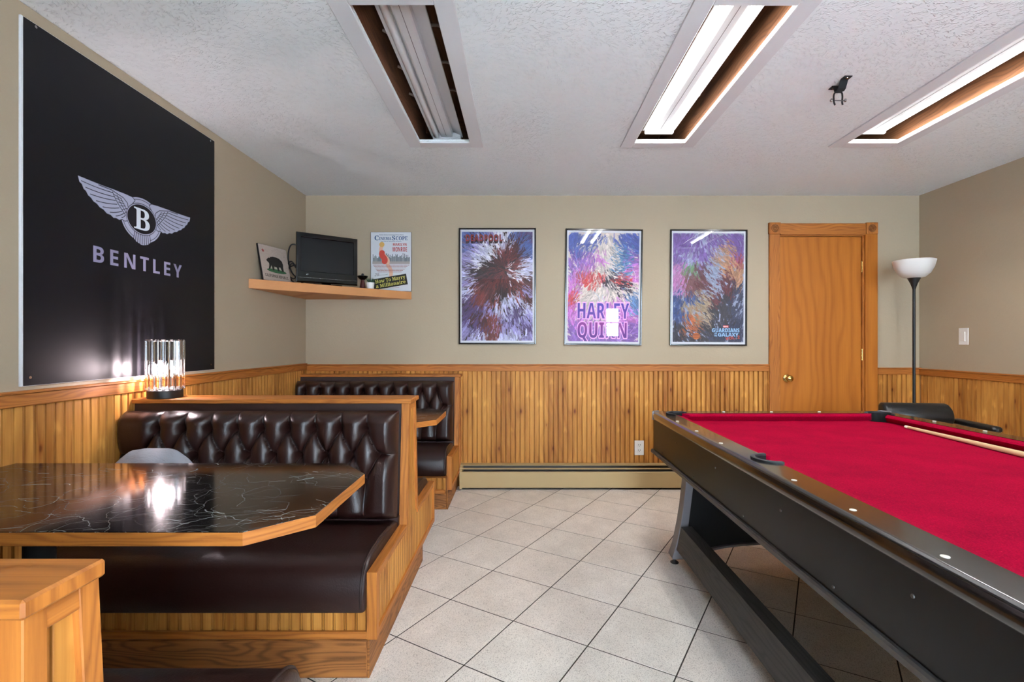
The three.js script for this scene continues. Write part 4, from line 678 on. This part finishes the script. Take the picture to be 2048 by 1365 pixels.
const PRINTS = [
  (c, w, h) => {
    const pal = { b: [78, 98, 160], l: [196, 196, 224], v: [148, 138, 190], w: [226, 226, 242], d: [72, 32, 34], r: [112, 46, 42], p: [84, 66, 112], k: [42, 24, 28] };
    strokes(c, w, h, ['bbvwbp', 'bvwldb', 'vlwrdb', 'vwkdrl', 'lkdrwl', 'vdrdrd', 'lrdkrv', 'prrlld', 'ppvlpl', 'pdrvpv', 'vprvvp', 'vlrllv'], pal, 3400, 46, (x, y) => Math.atan2(y - 260, x - 300));
    for (let i = 0; i < 120; i++) { const a = rand() * 6.283, r0 = rr(120, 220), r1 = rr(260, 560); c.strokeStyle = `rgba(236,238,252,${rr(0.08, 0.4)})`; c.lineWidth = rr(0.6, 2); c.beginPath(); c.moveTo(300 + Math.cos(a) * r0, 250 + Math.sin(a) * r0); c.lineTo(300 + Math.cos(a) * r1, 250 + Math.sin(a) * r1); c.stroke(); }
    c.font = 'bold 60px sans-serif'; for (const [dy, col] of [[16, '#2a1a1c'], [9, '#3a1518'], [0, '#9a2f28']]) { c.fillStyle = col; fitText(c, 'DEADPOOL', 24, 66 + dy, 272, 46); } c.strokeStyle = '#5a1a18'; c.lineWidth = 2.5; fitText(c, 'DEADPOOL', 24, 66, 272, 46, true);
    grainy(c, w, h, 5000, 0.14);
  },
  (c, w, h) => {
    const pal = { b: [72, 88, 164], c: [208, 198, 190], t: [72, 122, 168], p: [132, 92, 172], m: [190, 112, 190], r: [190, 60, 60], k: [50, 44, 62], w: [216, 202, 194], u: [96, 132, 184] };
    strokes(c, w, h, ['bbbcbb', 'bbcctb', 'ppmctp', 'pmcctm', 'mrrkrm', 'mwwwkw', 'rwwwwu', 'mwwmmu', 'mmwmmm', 'pppwpp', 'pppppp'], pal, 3600, 40, (x, y) => 1.2 + 0.9 * Math.sin(x * 0.011) + 0.5 * Math.cos(y * 0.013));
    for (let i = 0; i < 34; i++) { c.strokeStyle = `rgba(${['235,160,235', '150,190,240', '245,220,240'][i % 3]},0.7)`; c.lineWidth = 2.2; c.beginPath(); const x = rr(20, 480), y = rr(60, 620); c.moveTo(x, y); c.bezierCurveTo(x + rr(-60, 60), y + 30, x + rr(-60, 60), y + 60, x + rr(-40, 40), y + rr(70, 130)); c.stroke(); }
    c.font = 'bold 120px sans-serif'; c.lineJoin = 'round';
    for (const [txt, y, x0, ww, a, b] of [['HARLEY', 606, 62, 382, '#4638a0', '#6b3fa2'], ['QUINN', 742, 66, 372, '#8c2f8a', '#5a2a86']]) { c.strokeStyle = '#efb0ea'; c.lineWidth = 13; fitText(c, txt, x0, y, ww, 108, true); const q = c.createLinearGradient(0, -90, 0, 0); q.addColorStop(0, a); q.addColorStop(1, b); c.fillStyle = q; fitText(c, txt, x0, y, ww, 108); }
    grainy(c, w, h, 9000, 0.16);
  },
  (c, w, h) => {
    const pal = { v: [112, 82, 152], g: [152, 152, 186], o: [172, 126, 96], f: [152, 122, 108], r: [150, 62, 82], p: [172, 112, 164], n: [92, 134, 82], m: [88, 38, 48], a: [140, 150, 176], s: [112, 72, 74], d: [46, 52, 78], b: [52, 72, 124], e: [152, 132, 108], k: [42, 40, 52], q: [172, 92, 52] };
    strokes(c, w, h, ['vvgvvv', 'vvvgov', 'vgvfor', 'pnmaoo', 'psmamo', 'psmamd', 'bbemkd', 'beekkd', 'bqekkd', 'kqkkdd', 'kkkddd'], pal, 3600, 38, (x, y) => 1.35 + 0.7 * Math.sin(x * 0.012 + y * 0.004));
    c.fillStyle = '#b8642f'; c.beginPath(); c.arc(170, 726, 25, 0, 7); c.fill(); c.strokeStyle = '#5a2c18'; c.lineWidth = 3; for (const d of [-12, -2, 8]) { c.beginPath(); c.moveTo(148, 726 + d); c.lineTo(192, 726 + d); c.stroke(); }
    c.fillStyle = '#c8302c'; c.fillRect(364, 650, 40, 15); c.fillStyle = '#f0e8e8'; c.font = 'bold 13px sans-serif'; fitText(c, 'MARVEL', 366, 663, 36, 10);
    c.fillStyle = '#9cc4e4'; c.strokeStyle = '#284a78'; c.lineWidth = 4; c.font = 'bold 40px sans-serif'; for (const st of [true, false]) { fitText(c, 'GUARDIANS', 282, 698, 202, 27, st); fitText(c, 'GALAXY', 326, 728, 150, 26, st); fitText(c, 'OF', 302, 713, 20, 11, st); fitText(c, 'THE', 298, 728, 24, 11, st); }
    c.fillStyle = '#d84a34'; c.save(); c.translate(384, 754); c.rotate(-0.12); fitText(c, 'VOL. 2', 0, 0, 104, 21); c.restore();
    grainy(c, w, h, 8000, 0.16);
  },
];
[[-0.192, 1.598, 0, 'black-framed blue and violet print, nearest the corner shelf'], [0.654, 1.59, -0.0129, 'black-framed purple print with large pink-outlined capitals, middle of three'], [1.491, 1.586, -0.005, 'black-framed dark purple print nearest the door']].forEach(([x, y, roll, label], i) => {
  const t = thing('framed_print', label, 'picture', [x, y, -ZB], 'framed prints on the back wall'), w = 0.616, h = 0.928, b = 0.0125; t.rotation.z = roll;
  for (const [a, bb, c, d, gr] of [[-w / 2, -w / 2 + b, -h / 2, h / 2, 'y'], [w / 2 - b, w / 2, -h / 2, h / 2, 'y'], [-w / 2 + b, w / 2 - b, -h / 2, -h / 2 + b, 'x'], [-w / 2 + b, w / 2 - b, h / 2 - b, h / 2, 'x']]) local('frame_bar', cbox(a, bb, c, d, 0.001, 0.021, 0.003, gr), M.frame, t);
  local('backing', cbox(-w / 2 + b, w / 2 - b, -h / 2 + b, h / 2 - b, 0.002, 0.008, 0.0005), std({ color: '#dfe0e4', roughness: 0.8 }), t);
  const tex = canvasTex(512, 768, PRINTS[i]), pw = w - 2 * b - 0.026, ph = h - 2 * b - 0.034; const g = plane(pw, ph); g.translate(i ? 0 : -0.002, 0.0, 0.0087); local('print', g, std({ map: tex, roughness: 0.6 }), t);
  local('glazing', (() => { const q = plane(w - 2 * b, h - 2 * b); q.translate(0, 0, 0.0125); return q; })(), M.pane, t);
});
// ---------------------------------------------------------------- corner shelf and what stands on it
const SY = 1.553;
{
  const g = upright([[XL + 0.001, 3.161], [-0.88, ZB - 0.001], [XL + 0.001, ZB - 0.001]], SY - 0.06, SY, 0.002, 1, 'x');
  const p = g.attributes.position, uv = g.attributes.uv; for (let i = 0; i < p.count; i++) uv.setXY(i, (p.getX(i) - p.getZ(i)) * 0.7071, p.getY(i) * 1.0 + (Math.abs(p.getY(i) - SY) < 0.003 ? (p.getX(i) + p.getZ(i)) * 0.7071 : 0));
  single('corner_shelf', g, M.shelf, 'thick triangular wooden shelf across the left corner', 'shelf');
}
{ // flat television
  const t = thing('television', 'small black flat-screen television on the corner shelf', 'television', [-1.388, SY, -3.58], undefined, 0.659), w = 0.424, y0 = 0.016, y1 = 0.361;
  const s = new THREE.Shape([[-w / 2, y0], [w / 2, y0], [w / 2, y1], [-w / 2, y1]].map((p) => new THREE.Vector2(...p))); s.holes.push(new THREE.Path([[-w / 2 + 0.03, y0 + 0.078], [-w / 2 + 0.03, y1 - 0.034], [w / 2 - 0.03, y1 - 0.034], [w / 2 - 0.03, y0 + 0.078]].map((p) => new THREE.Vector2(...p))));
  local('bezel', facing(s, -0.012, 0.012, 0.004, 3, 'x'), M.blackGloss, t);
  local('screen', cbox(-w / 2 + 0.028, w / 2 - 0.028, y0 + 0.076, y1 - 0.032, -0.01, 0.005, 0.001), M.screen, t);
  local('back_cover', cbox(-w / 2 + 0.02, w / 2 - 0.02, y0 + 0.02, y1 - 0.02, -0.06, -0.012, 0.012), M.blackPlastic, t);
  local('speaker_bar', (() => { const g = cbox(-w / 2 + 0.004, w / 2 - 0.004, y0 + 0.003, y0 + 0.03, 0.0, 0.017, 0.006); return g; })(), M.blackGloss, t);
  local('silver_line', cbox(-w / 2 + 0.01, w / 2 - 0.01, y0 + 0.031, y0 + 0.033, 0.008, 0.0135, 0.0005), M.steel, t);
  local('power_light', (() => { const g = new THREE.TorusGeometry(0.0045, 0.0012, 8, 20); g.translate(-w / 2 + 0.07, y0 + 0.055, 0.0125); return g; })(), M.steel, t);
  local('stand', mergeGeometries([cbox(-0.1, 0.1, 0, 0.01, -0.09, 0.012, 0.004), cbox(-0.03, 0.03, 0.008, 0.08, -0.05, -0.02, 0.004)]), M.blackGloss, t);
}
{ // coiled cables
  const c = (pts, r = 0.004) => tube(pts, r, 90, 6);
  single('cable_loop', mergeGeometries([
    c([[-1.58, SY + 0.03, -3.62], [-1.66, SY + 0.1, -3.62], [-1.68, SY + 0.22, -3.6], [-1.655, SY + 0.3, -3.6], [-1.61, SY + 0.29, -3.62], [-1.6, SY + 0.2, -3.64], [-1.63, SY + 0.08, -3.66], [-1.6, SY + 0.02, -3.66]], 0.005),
    c([[-1.6, SY + 0.15, -3.56], [-1.65, SY + 0.13, -3.56], [-1.66, SY + 0.08, -3.56], [-1.62, SY + 0.05, -3.56], [-1.6, SY + 0.1, -3.57], [-1.64, SY + 0.16, -3.57], [-1.67, SY + 0.1, -3.58], [-1.63, SY + 0.005, -3.6]]),
    c([[-1.59, SY + 0.12, -3.55], [-1.63, SY + 0.17, -3.54], [-1.66, SY + 0.15, -3.55], [-1.65, SY + 0.06, -3.55], [-1.6, SY + 0.005, -3.56]])]), M.blackPlastic, 'black coiled cables between the television and the left wall', 'cable');
}
{ // leaning bear plaque
  const t = thing('bear_plaque', 'weathered plaque with black bear and red star leaning on the left wall', 'plaque', [-1.641, SY, -3.37], undefined, 1.337), w = 0.267, h = 0.246;
  const tex = canvasTex(512, 472, (c, W, Hh) => {
    c.fillStyle = '#b3a397'; c.fillRect(0, 0, W, Hh); for (let i = 0; i < 1400; i++) { c.fillStyle = `rgba(${['120,104,92', '205,196,186', '90,80,74'][i % 3]},${rr(0.05, 0.22)})`; const x = rand() * W, y = rand() * Hh; c.fillRect(x, y, rr(2, 40), rr(1, 4)); }
    c.fillStyle = '#8c2c24'; c.beginPath(); for (let k = 0; k < 10; k++) { const a = -Math.PI / 2 + k * Math.PI / 5, r = k % 2 ? 12 : 30; c.lineTo(70 + Math.cos(a) * r, 80 + Math.sin(a) * r); } c.fill();
    c.fillStyle = '#2f5a38'; c.beginPath(); c.ellipse(270, 330, 180, 26, 0.02, 0, 7); c.fill();
    c.fillStyle = '#171310'; c.beginPath(); [[130, 178], [150, 160], [165, 166], [185, 150], [230, 140], [300, 138], [350, 150], [392, 178], [408, 220], [400, 262], [404, 318], [378, 326], [360, 300], [346, 268], [318, 272], [322, 320], [292, 326], [276, 276], [232, 272], [226, 322], [196, 328], [188, 280], [178, 262], [160, 300], [140, 318], [126, 308], [142, 270], [146, 240], [134, 226], [112, 214], [104, 198]].forEach(([x, y], i) => (i ? c.lineTo(x, y) : c.moveTo(x, y))); c.fill();
    c.fillStyle = '#2a221e'; c.font = 'bold 44px sans-serif'; fitText(c, 'CALIFORNIA REPUBLIC', 40, 420, 430, 38);
  });
  const tilt = (g) => { g.rotateX(-0.19); g.translate(0, 0.003, 0); return g; };
  local('board', tilt(cbox(-w / 2, w / 2, 0, h, -0.012, 0, 0.001)), M.blackPlastic, t);
  local('print', tilt((() => { const g = plane(w - 0.004, h - 0.004); g.translate(0, h / 2, 0.0006); return g; })()), std({ map: tex, roughness: 0.7 }), t);
}
{ // printed tin sign leaning on the back wall
  const w = 0.326, h = 0.474, x = -1.0375, t = thing('tin_sign', 'white printed tin sign leaning at the right end of the shelf', 'sign', [x, SY, -ZB + 0.026]);
  const tex = canvasTex(528, 768, (c, W, Hh) => {
    c.fillStyle = '#d3d6dc'; c.fillRect(0, 0, W, Hh); c.fillStyle = '#20364f'; c.font = 'bold 12px sans-serif'; fitText(c, 'The Most Glorious Entertainment Of Your Lifetime', 110, 38, 320, 9);
    c.fillStyle = '#1f4a7c'; c.font = 'bold 70px serif'; fitText(c, 'C', 44, 104, 62, 62); fitText(c, 'INEMA', 108, 102, 162, 40); fitText(c, 'S', 274, 104, 48, 58); fitText(c, 'COPE', 324, 103, 160, 50); c.font = 'bold 12px sans-serif'; fitText(c, 'YOU SEE IT WITHOUT GLASSES', 130, 122, 270, 9);
    c.fillStyle = '#b02a26'; c.font = 'bold 60px sans-serif'; fitText(c, 'MARILYN', 286, 176, 186, 34); fitText(c, 'MONROE', 282, 252, 194, 58);
    c.fillStyle = '#6f777c'; for (let i = 0; i < 46; i++) { const x0 = 24 + i * 10.6, hh = 40 + hash(i, 3, 9) * 70; c.fillStyle = hash(i, 5, 2) < 0.5 ? '#6f777c' : '#8b8f92'; c.fillRect(x0, 380 - hh, 10, hh); } c.fillStyle = '#a89c98'; c.fillRect(20, 380, 490, 34);
    // plain red and peach ribbon in place of the painted figure
    c.lineCap = 'round'; c.strokeStyle = '#e2b49c'; c.lineWidth = 46; c.beginPath(); c.moveTo(140, 190); c.bezierCurveTo(90, 290, 260, 330, 220, 400); c.bezierCurveTo(210, 450, 280, 460, 262, 560); c.stroke(); c.strokeStyle = '#c6463a'; c.lineWidth = 74; c.beginPath(); c.moveTo(146, 270); c.bezierCurveTo(130, 320, 200, 330, 180, 380); c.stroke(); c.fillStyle = '#dcae62'; c.beginPath(); c.arc(144, 160, 34, 0, 7); c.fill();
    c.strokeStyle = '#9c5652'; c.lineWidth = 5; for (let r = 0; r < 6; r++) { c.setLineDash([rr(10, 34), 5, rr(8, 26), 7]); c.beginPath(); c.moveTo(30 + r * 12, 428 + r * 18); c.lineTo(500 - r * 20, 428 + r * 18); c.stroke(); } c.setLineDash([]);
    c.fillStyle = '#33333a'; c.font = 'italic 40px serif'; fitText(c, '20', 46, 572, 56, 36); c.strokeStyle = '#33333a'; c.lineWidth = 2.5; c.beginPath(); c.moveTo(104, 566); c.bezierCurveTo(150, 548, 170, 566, 224, 546); c.stroke();
    c.save(); c.translate(40, 690); c.rotate(-0.17); c.fillStyle = '#101008'; c.fillRect(-6, -76, 446, 140); c.fillStyle = '#d8cf6a'; c.font = 'bold 60px serif'; fitText(c, 'How To Marry', 22, -16, 400, 46); fitText(c, 'a Millionaire', 22, 44, 396, 44); c.restore();
    c.strokeStyle = '#c08a90'; c.lineWidth = 3; c.beginPath(); c.moveTo(200, 728); c.lineTo(370, 722); c.stroke(); c.fillRect(0, 0, 0, 0);
  });
  part('plate', cbox(x - w / 2, x + w / 2, SY + 0.002, SY + h, -ZB + 0.02, -ZB + 0.024, 0.001), M.blackPlastic, t); const g = plane(w - 0.006, h - 0.006); g.translate(x, SY + h / 2 + 0.001, -ZB + 0.0246); part('print', g, std({ map: tex, roughness: 0.4 }), t);
}
{ // wooden figure with a dish-shaped cap
  const x = -1.204, z = -3.79, t = thing('wooden_ornament', 'small reddish-brown ornament with dark dish cap and round knob', 'ornament', [x, SY, z]), L = (p) => { const g = lathe(p, 28); g.translate(x, SY, z); return g; };
  part('body', L([[0, 0], [0.024, 0], [0.022, 0.02], [0.014, 0.06], [0.012, 0.075], [0, 0.076]]), M.mahogany, t); part('cap', L([[0.01, 0.068], [0.022, 0.074], [0.034, 0.086], [0.04, 0.098], [0.036, 0.1], [0, 0.1]]), M.blackGloss, t); part('knob', (() => { const g = new THREE.SphereGeometry(0.0105, 16, 12); g.translate(x, SY + 0.109, z); return g; })(), M.blackPlastic, t);
}
{ // potted succulent
  const x = -1.138, z = -3.765, t = thing('potted_succulent', 'tiny green succulent in a white pot on the corner shelf', 'plant', [x, SY, z]);
  part('pot', (() => { const g = lathe([[0, 0], [0.023, 0], [0.025, 0.003], [0.03, 0.046], [0.0275, 0.046], [0.025, 0.04], [0, 0.04]], 28); g.translate(x, SY, z); return g; })(), M.pot, t);
  for (let k = 0; k < 22; k++) { const a = k * 2.4, tl = 0.25 + 0.6 * (k / 22), g = new THREE.ConeGeometry(0.0055, 0.05, 6); g.translate(0, 0.025, 0); g.rotateX(tl); g.rotateY(a); g.translate(x + Math.sin(a) * 0.006, SY + 0.038, z + Math.cos(a) * 0.006); part('leaf', g, M.leaf, t); }
}
renderer.render(scene, camera);
